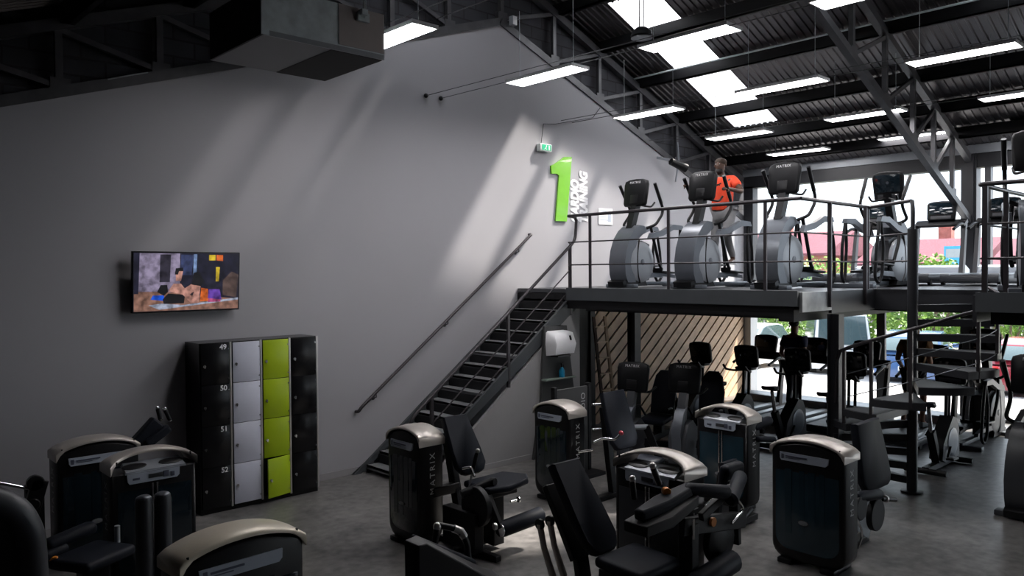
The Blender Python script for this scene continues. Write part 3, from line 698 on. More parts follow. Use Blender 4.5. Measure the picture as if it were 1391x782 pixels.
# ------------------------------------------------------------------ weight machines
def tower(root, W, w, d=.31, h=1.21, user=False, panel='gloss', left_text=True, glass=True, cap='cap'):
    """guarded weight stack; local frame of W: front towards -y, x across, z up"""
    hw = w / 2; r = .14
    def prof(top, ins, zb, rise):
        p = []
        for k in range(6): a = PI + PI / 2 * k / 5; p.append((-hw + ins + r + r * math.cos(a), zb + r + r * math.sin(a)))
        for k in range(6): a = 1.5 * PI + PI / 2 * k / 5; p.append((hw - ins - r + r * math.cos(a), zb + r + r * math.sin(a)))
        for k in range(11): u = 1 - 2 * k / 10; p.append((u * (hw - ins), top + rise * (1 - u * u)))
        return p
    rise = .085
    pr = lambda ins, y: [(x, y, z) for x, z in prof(h - (.165 if user else .125) - ins * .4, ins, .035 + ins, 0 if user else rise)]
    f = MB(W); f.hull([pr(.035, .008), pr(.012, .014), pr(0, .04), pr(0, d - .035), pr(.012, d - .012), pr(.035, d)]); obj('shroud', f, M['black'], root, ang=50)
    f = MB(W); f.hull([[(x * k, y, .14 + (z - .035) * .84 * (1 if k == 1 else .995)) for x, z in prof(h - .285, .05, .035, 0)] for y, k in ((.0035, .985), (.005, 1), (.02, 1))]); fp = obj('front_panel', f, M[panel], root)
    if glass:
        for x, ww in ((-.30 * w, .07), (-.10 * w, .05), (.02 * w, .07), (.17 * w, .05)):
            f = MB(W); f.bx((x, .0010, .30 + .1 * (x > 0)), (x + ww, .0038, h - .30)); obj('stack_strip', f, M['smoke' if panel == 'smoke' else 'gloss'], fp)
    f = MB(W); f.disc((-.03, .0, .42), (0, 1, 0), .052, .008, 24, rr=.026); obj('badge', f, M['mgrey'], fp)
    f = MB(W); f.disc((-.03, -.004, .42), (0, 1, 0), .046, .003, 24, rr=.021); obj('badge_face', f, M['lgrey'], fp)
    # arched cap: slim in the middle, thicker shoulders; on the user side it sweeps back over the tray
    zt = lambda u: h - .085 + rise * (1 - abs(u) ** 2.2)
    sec = []
    for k in range(21):
        u = -1 + 2 * k / 20; e = max(0, abs(u) - .80) / .20; th = .026 + .050 * e ** 1.5
        y0 = (.125 * (1 - abs(u) ** 4) if user else .012 * (1 - e)) - .010; x = u * (hw + .006); z = zt(u); c = .012
        if abs(u) == 1: z -= .010
        sec.append([(x, y0, z - th), (x, y0 - .001, z - c), (x, y0 + c, z + .002), (x, (y0 + d) / 2, z + .010), (x, d - c, z + .002), (x, d + .008, z - c), (x, d + .008, z - th)])
    f = MB(W); f.hull(sec); obj('top_cap', f, M[cap], root, ang=60)
    for s in (-1, 1):
        f = MB(W); f.disc((s * (hw - .05), .012, h - .068), (0, .35, 1), .008, .03, 12); obj('cap_screw', f, M['black'], root)
    if user:
        f = MB(W); f.hull([[(-hw * .70, -.006, h - .175), (hw * .74, -.006, h - .175), (hw * .72, .15, h - .125), (-hw * .68, .15, h - .125)], [(-hw * .68, .0, h - .155), (hw * .72, .0, h - .155), (hw * .68, .14, h - .098), (-hw * .64, .14, h - .098)]]); tr = obj('tray', f, M['trayg'], root, ang=20)
        for x in (-.15, .15):
            f = MB(W); f.disc((x * w / .7, .068, h - .124), (0, -.38, .93), .042, .008, 22, rr=.10 * w / .7); obj('tray_recess', f, M['black'], tr)
        pz, px0, px1, ph = h - .262, -.32 * w, .29 * w, .098
    else: pz, px0, px1, ph = h - .222, -.36 * w, .30 * w, .075
    f = MB(W); f.hull([[(px0 + .015, -.014, pz), (px1 - .03, -.014, pz), (px1 - .006, -.010, pz + .02), (px1, -.004, pz + ph), (px0 - .005, -.004, pz + ph), (px0, -.010, pz + .02)], [(px0 + .015, .014, pz), (px1 - .03, .014, pz), (px1 - .006, .014, pz + .02), (px1, .014, pz + ph), (px0 - .005, .014, pz + ph), (px0, .014, pz + .02)]]); pl = obj('placard', f, M['placard'], root)
    if user:
        cx = (px0 + px1) / 2
        for nm, lo, hi, m in (('placard_window', (cx - .05, pz + .028), (cx + .07, pz + .066), 'mgrey'), ('placard_diagram', (px1 - .15, pz + .02), (px1 - .10, pz + .075), 'paint'), ('placard_diagram', (px1 - .085, pz + .015), (px1 - .05, pz + .06), 'paint'), ('placard_diagram', (px0 + .04, pz + .03), (px0 + .10, pz + .05), 'paint')):
            f = MB(W); f.box(((lo[0] + hi[0]) / 2, -.0115, (lo[1] + hi[1]) / 2), (hi[0] - lo[0], .007, hi[1] - lo[1]), None, .003); obj(nm, f, M[m], pl)
        for x in (-.025, .015):
            f = MB(W); f.cyl((x, .000, .20), (x, .000, h - .28), .009, n=10); obj('guide_rod', f, M['chrome'], root)
    else:
        for lo, hi in (((px0 + .06, pz + .04), (px0 + .27, pz + .052)), ((px0 + .06, pz + .024), (px0 + .20, pz + .030)), ((px0 + .016, pz + .016), (px0 + .04, pz + .062))):
            f = MB(W); f.bx((lo[0], -.0135, lo[1]), (hi[0], -.006, hi[1])); obj('placard_print', f, M['paint'], pl)
    R3 = W.to_3x3()
    for s in ((1, -1) if left_text else (1,)):
        text('logo_lettering', 'MATRIX', .092, M['ink'], root, W @ V((s * (hw + .001), d * .52, h - .46)), R3 @ V((0, 0, 1)), R3 @ V((s, 0, 0)), ext=.001, space=1.42)
    for s in (-1, 1):
        f = MB(W); f.bx((s * (hw - .15) - .07, -.03, 0), (s * (hw - .15) + .07, d + .03, .05), .01); obj('foot', f, M['black'], root)

def pad(mb, c, s, rot): return mb.box(c, s, rot, min(s) * .42, 3)

def machine(label, org, rz, w, **k):
    t = thing('weight_machine', label, 'weight machine', (org[0], org[1], 0), 0, 'selectorised weight machines')
    tower(t, Matrix.Rotation(rz, 4, 'Z'), w, **k)
    t_abs = Matrix.Translation((-org[0], -org[1], 0))
    return t, t_abs
def P_(t, W, name, m, fn, **k):
    f = MB(W); fn(f); o = obj(name, f, M[m], t, **k)
    if m in ('pad', 'black', 'blackm', 'board'):
        b = o.modifiers.new('soft_edges', 'BEVEL'); b.width = .022 if m == 'pad' else .008; b.segments = 3 if m == 'pad' else 2
        b.limit_method = 'ANGLE'; b.angle_limit = math.radians(50); b.harden_normals = False
    return o
R90 = -PI / 2     # front faces -x

def backrest(t, W, x0, x1, ytop, ztop, ybot, zbot, th=.075, taper=.035, name='backrest'):
    """upholstered back: wide face towards -y, narrower at the top, rounded bottom"""
    a = V((0, ytop, ztop)); b = V((0, ybot, zbot)); t_ = (b - a).normalized(); n = V((1, 0, 0)).cross(t_).normalized()
    if n.y > 0: n = -n
    cx, hw = (x0 + x1) / 2, (x1 - x0) / 2; L = (b - a).length
    o = [(-hw + taper, 0), (hw - taper, 0), (hw, L * .62), (hw, L * .86), (hw - .05, L * .97), (hw - .1, L), (-hw + .1, L), (-hw + .05, L * .97), (-hw, L * .86), (-hw, L * .62)]
    rings = [[V((cx + u * k, 0, 0)) + a + t_ * (v + (1 - k) * (L * .5 - v) * .6) + n * q for u, v in o] for q, k in ((0, .95), (.014, 1), (th * .8, 1), (th, .94))]
    f = MB(W); f.hull(rings); return obj(name, f, M['pad'], t, ang=50)

# -- leg extension beside the staircase
t, W = machine('black leg extension machine with grey capped stack at the foot of the metal staircase', (4.68, 6.67), R90, .58)
t['label'] = 'black leg extension machine at the foot of the metal staircase, padded roller sticking out'
W0 = W
backrest(t, W, 4.98, 5.36, 6.48, 1.27, 6.16, .72)
P_(t, W, 'back_frame', 'black', lambda f: (f.bar((5.17, 6.56, 1.1), (5.17, 6.36, .3), .08, .1), f.bar((5.19, 6.41, .55), (4.85, 6.41, .55), .08, .1)))
P_(t, W, 'seat', 'pad', lambda f: f.hull([[(5.05, 6.15, z), (5.05, 5.75, z - .005), (5.25, 5.66, z), (5.52, 5.68, z + .03), (5.60, 5.78, z + .05), (5.55, 6.10, z + .02)] for z in (.62, .66, .685)]), ang=50)
P_(t, W, 'seat_frame', 'blackm', lambda f: (f.bx((5.08, 5.8, .55), (5.48, 6.1, .62)), f.bx((5.2, 5.85, .05), (5.34, 6.02, .56)), f.bx((4.85, 6.0, .03), (5.3, 6.08, .08)), f.bx((5.0, 5.6, .0), (5.07, 6.5, .06))))
P_(t, W, 'thigh_bar', 'blackm', lambda f: f.tube([(4.86, 5.95, .62), (5.15, 5.82, .72), (5.16, 5.78, .72)], .045, 12))
P_(t, W, 'cam_housing', 'blackm', lambda f: (f.disc((4.98, 5.86, .50), (1, 0, 0), .20, .07, 28), f.bx((4.9, 5.80, .05), (5.02, 6.3, .44)), f.bar((5.06, 5.78, .6), (5.06, 5.60, .32), .05, .08)))
P_(t, W, 'roller_pad', 'pad', lambda f: f.tube([(5.06, 5.60, .31), (5.09, 5.60, .312), (5.62, 5.62, .33), (5.645, 5.62, .331)], [.06, .078, .082, .06], 18))
P_(t, W, 'roller_collar', 'chrome', lambda f: f.disc((5.055, 5.60, .31), (1, 0, 0), .066, .014, 22))
P_(t, W, 'pivot_cap', 'alu', lambda f: f.disc((4.99, 5.6, .36), (1, -.3, 0), .035, .03, 14))
h = P_(t, W, 'hand_grip', 'black', lambda f: f.tube([(5.03, 5.98, .80), (5.07, 5.95, 1.0)], .021, 12))
P_(h, W, 'grip_end', 'alu', lambda f: f.ball((5.075, 5.945, 1.02), .024))
P_(t, W, 'grip_stem', 'chrome', lambda f: (f.tube([(5.0, 6.0, .62), (5.03, 5.98, .80)], .012, 8), f.tube([(4.92, 6.0, .86), (4.97, 5.92, .88), (4.95, 5.85, .80)], .012, 8, smooth=.03)))
P_(t, W, 'pull_pin', 'chrome', lambda f: (f.cyl((5.42, 5.84, .46), (5.52, 5.84, .46), .01), f.disc((5.53, 5.84, .46), (1, 0, 0), .03, .012, 14)))

# -- seated leg curl in front (user side of the stack is seen)
t, W = machine('black seated leg curl machine with tray-topped stack, big reclined backrest and two shin rollers', (5.36, 4.06), R90, .74, user=True, h=1.25, panel='mgrey', glass=False)
backrest(t, W, 4.62, 4.99, 4.56, 1.17, 4.10, .52, th=.09, taper=.03)
P_(t, W, 'back_frame', 'black', lambda f: (f.bar((4.80, 4.62, 1.0), (4.80, 4.30, .45), .26, .06), f.bar((4.80, 4.34, .50), (4.80, 4.25, .06), .14, .06), f.bx((4.65, 3.9, .05), (5.2, 4.5, .12))))
for x in (4.60, 4.72, 4.93):
    P_(t, W, 'recline_arm', 'cap', lambda f: f.tube([(x, 4.60, .70), (x + .02, 4.57, .50), (x + .06, 4.50, .25), (x + .08, 4.48, .06)], [.028, .026, .032, .036], 12))
    P_(t, W, 'arm_pivot', 'black', lambda f: f.disc((x, 4.60, .70), (1, 0, 0), .045, .035, 18))
P_(t, W, 'seat', 'pad', lambda f: pad(f, (4.92, 3.83, .50), (.52, .48, .09), (.05, 0, 0)))
P_(t, W, 'seat_frame', 'blackm', lambda f: (f.bx((4.7, 3.65, .34), (5.15, 4.05, .45)), f.bx((4.85, 3.75, .05), (5.0, 3.95, .36)), f.bx((4.75, 3.3, .03), (5.0, 4.4, .09))))
P_(t, W, 'thigh_pad', 'pad', lambda f: (f.hull([[(4.60, 3.62 + y, 1.0 + z), (4.62, 3.54 + y, .99 + z), (4.9, 3.50 + y, 1.01 + z), (5.24, 3.50 + y, 1.08 + z), (5.24, 3.60 + y, 1.09 + z), (4.9, 3.66 + y, 1.03 + z)] for y, z in ((0, -.04), (0, .04))]),), ang=50)
P_(t, W, 'thigh_clamp', 'blackm', lambda f: (f.hull([[(4.56, 3.68, .92 + z), (4.58, 3.48, .91 + z), (4.85, 3.44, .93 + z), (5.22, 3.46, 1.02 + z), (5.22, 3.62, 1.02 + z), (4.85, 3.70, .95 + z)] for z in (-.05, .03)]),), ang=50)
for x, y, z in ((4.74, 3.72, 1.06), (4.98, 3.66, 1.14)):
    h = P_(t, W, 'hand_grip', 'black', lambda f: f.tube([(x, y, z), (x - .01 if x < 4.9 else x - .07, y + .01, z + .14)], .024, 12))
    P_(h, W, 'grip_end', 'alu', lambda f: f.ball((x - .01 if x < 4.9 else x - .075, y + .01, z + .16), .027))
P_(t, W, 'adjuster_knob', 'orange', lambda f: f.disc((4.98, 3.60, 1.10), (-.6, -1, 0), .032, .05, 16))
P_(t, W, 'shin_roller', 'pad', lambda f: f.tube([(5.16, 3.54, 1.08), (5.2, 3.54, 1.085), (5.54, 3.42, 1.02), (5.56, 3.41, 1.01)], [.03, .052, .058, .04], 16))
P_(t, W, 'shin_roller', 'pad', lambda f: f.tube([(5.56, 3.40, .95), (5.58, 3.40, .955), (6.02, 3.58, 1.02), (6.05, 3.59, 1.02)], [.045, .062, .062, .045], 18))
P_(t, W, 'swing_arm', 'blackm', lambda f: (f.bar((5.95, 3.60, 1.0), (5.98, 3.60, .45), .09, .05), f.bar((5.12, 3.56, .80), (6.04, 3.56, .66), .06, .14), f.bar((5.3, 3.5, .85), (5.75, 3.5, 1.0), .05, .07), f.bar((5.25, 3.58, .80), (5.25, 3.58, .06), .13, .10, (1, 0, 0)), f.disc((5.72, 3.60, .55), (0, 1, 0), .20, .06, 28)))
P_(t, W, 'side_knob', 'orange', lambda f: f.disc((5.50, 3.52, .765), (0, -1, 0), .038, .03, 18))
P_(t, W, 'ankle_roller', 'pad', lambda f: f.tube([(5.16, 3.46, .36), (5.2, 3.46, .362), (5.72, 3.48, .40), (5.76, 3.48, .40)], [.07, .095, .095, .07], 18))
P_(t, W, 'small_pad', 'pad', lambda f: pad(f, (6.10, 3.72, .98), (.30, .10, .26), (.15, 0, 0)))
P_(t, W, 'link_rod', 'chrome', lambda f: f.tube([(5.6, 3.66, .84), (5.95, 3.7, .90)], .012, 8))
P_(t, W, 'link_rod', 'chrome', lambda f: f.tube([(5.85, 3.5, .88), (5.95, 3.5, .78), (5.75, 3.5, .70)], .014, 8, smooth=.05))
P_(t, W, 'link_rod', 'chrome', lambda f: f.tube([(5.2, 3.5, .86), (5.2, 3.5, .70)], .012, 8))

# -- machine in front of the dark stand and slatted wall
t, W = machine('black weight machine standing alone on the sunlit floor below the towel dispenser', (6.86, 6.66), R90, .60, panel='gloss')
backrest(t, W, 7.30, 7.78, 6.30, 1.30, 6.08, .62)
P_(t, W, 'back_frame', 'black', lambda f: (f.bar((7.55, 6.40, 1.1), (7.55, 6.25, .03), .1, .08), f.bx((7.1, 6.2, .0), (7.8, 6.3, .06))))
P_(t, W, 'seat', 'pad', lambda f: pad(f, (7.55, 5.82, .52), (.42, .42, .09), None))
P_(t, W, 'press_arm', 'lgrey', lambda f: (f.tube([(7.80, 6.28, .82), (8.28, 6.28, .76)], .035, 12),))
P_(t, W, 'arm_post', 'black', lambda f: f.bar((8.25, 6.28, .78), (8.42, 6.1, .15), .09, .09))
P_(t, W, 'lever', 'chrome', lambda f: (f.tube([(6.95, 6.05, .80), (7.05, 6.0, .84), (7.15, 5.9, .82), (7.2, 5.86, .88)], .014, 8, smooth=.05), f.tube([(6.9, 6.25, .66), (7.05, 6.15, .68)], .014, 8)))
P_(t, W, 'lever_end', 'carr', lambda f: f.ball((7.21, 5.85, .90), .03))

# -- machine in the centre, users' side
t, W = machine('black weight machine with pinkish arched cap and blue smoked window between the treadmills and the leg curl', (8.02, 5.02), R90, .68, user=True, panel='smoke', glass=False)
t['label'] = 'tray-topped black weight machine with arched cap and blue smoked panel, near the treadmills'
backrest(t, W, 7.30, 7.62, 4.62, .74, 4.55, .40, th=.07, taper=.02, name='chest_pad')
P_(t, W, 'pad_post', 'blackm', lambda f: (f.bar((7.48, 4.66, .6), (7.48, 4.75, .05), .08, .08), f.bx((7.3, 4.5, .02), (7.95, 5.0, .09))))
P_(t, W, 'arm_roller', 'pad', lambda f: (f.tube([(8.2, 4.72, .98), (8.24, 4.72, .985), (8.55, 4.70, 1.02), (8.58, 4.70, 1.02)], [.04, .055, .055, .04], 16), f.tube([(8.2, 4.66, .86), (8.5, 4.6, .82)], .035, 12)))
P_(t, W, 'foot_peg', 'black', lambda f: f.tube([(7.9, 4.56, .13), (7.58, 4.50, .10)], .03, 12))
P_(t, W, 'peg_end', 'alu', lambda f: f.disc((7.575, 4.50, .10), (1, .2, .1), .034, .03, 14))

# -- machine in front of the spiral stair
t, W = machine('black weight machine with upright back pad just in front of the spiral staircase', (7.0, 3.47), R90, .72, panel='smoke')
backrest(t, W, 7.76, 8.40, 3.42, 1.25, 3.30, .58, th=.08, taper=.05)
P_(t, W, 'back_frame', 'black', lambda f: (f.bar((8.1, 3.52, 1.0), (8.05, 3.5, .1), .12, .09), f.bx((7.2, 3.38, .0), (8.2, 3.48, .06)), f.hull([[(8.0 - q, 3.3, .1), (8.32 - q, 3.35, .35), (8.36 - q, 3.42, .62), (8.2 - q, 3.45, .62), (7.9 - q, 3.4, .2)] for q in (0, .04)])))
P_(t, W, 'cam_wheel', 'blackm', lambda f: (f.disc((7.95, 3.22, .36), (0, 1, 0), .16, .06, 26), f.disc((7.6, 3.24, .5), (0, 1, 0), .12, .08, 24)))
P_(t, W, 'arm_pad', 'pad', lambda f: f.tube([(7.55, 3.25, .60), (7.6, 3.25, .6), (8.02, 3.22, .55), (8.05, 3.22, .55)], [.04, .055, .055, .04], 14))
P_(t, W, 'hand_grip', 'black', lambda f: f.tube([(8.05, 3.2, .50), (8.30, 3.16, .45)], .024, 12))
P_(t, W, 'grip_ring', 'alu', lambda f: f.disc((8.12, 3.19, .487), (1, -.1, -.2), .036, .03, 16))
P_(t, W, 'cable_guide', 'chrome', lambda f: f.tube([(7.45, 3.2, .45), (7.5, 3.15, .3), (7.45, 3.18, .15)], .012, 8, smooth=.1))

# -- three machines in the dark corner by the lockers
t, W = machine('dark weight machine against the grey wall, behind the tray-topped one by the lockers', (2.25, 8.28), 0, .74)
P_(t, W, 'lever_arm', 'pad', lambda f: (f.bar((2.70, 8.78, .95), (2.97, 8.78, 1.22), .12, .16), f.bar((2.82, 8.70, 1.0), (3.07, 8.72, 1.15), .05, .10)))
for a, b in (((2.985, 8.75, 1.24), (2.955, 8.75, 1.37)), ((3.085, 8.75, 1.22), (3.03, 8.75, 1.35))):
    h = P_(t, W, 'hand_grip', 'black', lambda f: f.tube([a, b], .022, 12))
    P_(h, W, 'grip_end', 'chrome', lambda f: (f.ball(b, .024), f.ball(a, .02)))
t, W = machine('dark weight machine with patterned tray placard standing directly before the black lockers', (2.46, 7.36), 0, .74, user=True, glass=False)
P_(t, W, 'seat', 'pad', lambda f: pad(f, (1.80, 6.86, .55), (.50, .42, .09), (0, 0, .5)))
P_(t, W, 'seat_frame', 'blackm', lambda f: (f.bx((1.7, 6.75, .05), (1.9, 6.95, .5)), f.bx((1.6, 6.2, .03), (2.3, 7.35, .1))))
P_(t, W, 'arm_rest', 'pad', lambda f: (pad(f, (1.70, 7.10, .68), (.42, .13, .10), (0, -.12, .3)), pad(f, (1.52, 7.0, .60), (.3, .1, .08), (0, -.12, .3))))
P_(t, W, 'adjuster_knob', 'orange', lambda f: f.disc((1.54, 6.9, .57), (-.5, -1, 0), .035, .04, 16))
P_(t, W, 'pale_link', 'lgrey', lambda f: f.cyl((2.02, 6.98, .58), (2.02, 6.98, .72), .022))
def posts(f):
    for x in (1.965, 2.10): f.tube([(x, 6.14, .05), (x, 6.14, 1.10), (x, 6.14, 1.14), (x, 6.14, 1.155)], [.066, .062, .055, .03], 20)
P_(t, W, 'upright_column', 'mgrey', posts)
P_(t, W, 'column_cap', 'grey', lambda f: (f.ball((1.965, 6.14, 1.13), .058, (1, 1, .5)), f.ball((2.10, 6.14, 1.13), .058, (1, 1, .5))))
t, W = machine('weight machine with cream cap nearest the viewer, before the lockers', (2.04, 4.55), .05, .80, h=1.23, cap='capb')

# -- machine cut by the lower left corner
t = thing('arched_machine', 'big grey arched machine frame cut by the lower left corner of the picture', 'weight machine', (1.0, 5.6, 0))
W = Matrix.Translation((-1.0, -5.6, 0))
P_(t, W, 'arched_tube', 'mgrey', lambda f: f.tube([(.2, 5.6, 1.66), (.86, 5.6, 1.48), (1.04, 5.6, 1.38), (1.12, 5.6, 1.2), (1.13, 5.6, .9), (1.13, 5.6, .05)], .085, 18, smooth=.12))
P_(t, W, 'guard_panel', 'black', lambda f: f.prism([(.2, .05), (1.06, .05), (1.06, 1.2), (.98, 1.34), (.2, 1.55)], XZ(5.6), -.02, .05))
P_(t, W, 'foot_bar', 'blackm', lambda f: f.bx((.1, 5.35, 0), (1.25, 5.85, .06), .01))
t = thing('cable_station', 'black pulley carriage with a chrome bar, against the grey wall at the picture edge', 'weight machine', (1.6, 7.95, 0))
W = Matrix.Translation((-1.6, -7.95, 0))
P_(t, W, 'column', 'blackm', lambda f: (f.bx((1.56, 7.92, 0), (1.70, 8.02, .95)), f.bx((1.2, 7.8, 0), (1.8, 8.1, .05))))
P_(t, W, 'carriage', 'black', lambda f: (f.disc((1.62, 7.88, .98), (0, 1, 0), .07, .06, 20), f.bar((1.58, 7.88, .72), (1.66, 7.88, 1.0), .06, .13), f.disc((1.60, 7.87, .80), (0, 1, 0), .05, .07, 18)))
P_(t, W, 'chrome_bar', 'chrome', lambda f: f.tube([(1.58, 7.88, .935), (.9, 7.88, 1.22)], .014, 10))

# -- dark bench end with a bent handle, at the lower picture edge
t = thing('padded_bench', 'black sloping bench end with a bent steel handle at the lower picture edge', 'weight machine', (3.4, 4.0, 0))
W = Matrix.Translation((-3.4, -4.0, 0))
P_(t, W, 'side_shroud', 'black', lambda f: f.hull([[(3.02, 4.30, .05), (3.02, 4.30, 1.02), (3.12, 4.3, 1.03), (3.70, 4.30, .66), (3.80, 4.30, .62), (3.80, 4.30, .05)], [(3.05, 4.18, .05), (3.05, 4.18, 1.0), (3.12, 4.18, 1.0), (3.70, 4.18, .60), (3.80, 4.18, .58), (3.80, 4.18, .05)]]))
P_(t, W, 'top_pad', 'pad', lambda f: f.hull([[(3.16, 4.42, z + .98), (3.62, 4.42, z + .72), (3.66, 4.30, z + .69), (3.12, 4.30, z + 1.0)] for z in (-.02, .025)]))
h = P_(t, W, 'handle', 'black', lambda f: f.tube([(3.38, 4.44, .86), (3.40, 4.44, .97), (3.41, 4.44, 1.0), (3.57, 4.40, .94), (3.63, 4.38, .84), (3.64, 4.36, .62)], .024, 12, smooth=.05))
P_(h, W, 'handle_collar', 'alu', lambda f: (f.ball((3.405, 4.44, .99), .031), f.tube([(3.53, 4.41, .955), (3.585, 4.395, .925), (3.61, 4.385, .88)], .029, 12)))
P_(t, W, 'base', 'blackm', lambda f: f.bx((3.0, 4.15, 0), (3.85, 4.5, .06)))

# -- dark rack with the lettering ADIO
t = thing('equipment_stand', 'dark upright equipment stand with the grey letters ADIO, beside the towel dispenser board', 'stand', (8.30, 7.25, 0))
W = Matrix.Translation((-8.30, -7.25, 0))
P_(t, W, 'side_panel', 'board', lambda f: f.bx((7.55, 7.22, 0), (8.18, 7.27, 1.22), .008))
P_(t, W, 'frame', 'blackm', lambda f: (f.bx((8.18, 7.21, 0), (8.24, 7.28, 1.26)), f.bx((7.50, 7.21, 0), (7.56, 7.28, 1.26)), f.bx((7.5, 7.0, 0), (8.3, 7.5, .05))))
text('logo_lettering', 'ADIO', .12, M['ink'], t, W @ V((8.08, 7.217, .98)), (0, 0, 1), (0, -1, 0), ext=.001, space=1.1)
P_(t, W, 'peg', 'chrome', lambda f: (f.cyl((8.24, 7.2, .95), (8.36, 7.15, .95), .02), f.cyl((8.24, 7.2, .6), (8.36, 7.15, .6), .02)))
# ------------------------------------------------------------------ cardio machines
def console(t, M4, w=.48, h=.46, screen=True, logo='MATRIX', name='console'):
    """rounded console; local: screen looks +x, back looks -x, origin at its middle"""
    f = MB(M4)
    o = [(-.42, -.5), (.42, -.5), (.47, -.42), (.5, .30), (.46, .43), (.30, .49), (0, .51), (-.30, .49), (-.46, .43), (-.5, .30), (-.47, -.42)]
    f.hull([[(x, u * w * k, v * h * k) for u, v in o] for x, k in ((-.055, .90), (-.04, .98), (.0, 1), (.025, .98), (.032, .93))])
    c = obj(name, f, M['cons'], t, ang=50)
    f = MB(M4); f.bx((.030, -w * .40, -h * .20), (.035, w * .40, h * .40), .003); obj('screen', f, M['gloss'], c)
    f = MB(M4); f.bx((.028, -w * .34, -h * .44), (.036, w * .34, -h * .27), .003); obj('keypad', f, M['mgrey'], c)
    f = MB(M4); f.bx((-.062, -w * .16, -h * .40), (-.05, w * .16, -h * .10), .006); obj('rear_cover', f, M['black'], c)
    R3 = M4.to_3x3()
    if logo: text('logo_lettering', logo, .055, M['ink'], c, M4 @ V((-.0565, 0, h * .36)), R3 @ V((0, -1, 0)), R3 @ V((-1, 0, 0)), ext=.001, space=1.2)
    f = MB(M4); f.disc((.0355, 0, h * .12), (1, 0, 0), .022, .003, 14); obj('screen_badge', f, M['grey'], c)
    return c
def TM(x, y, z, ry): return Matrix.Translation((x, y, z)) @ Matrix.Rotation(ry, 4, 'Y')
XZs = lambda u, v, w: (u, w, v)

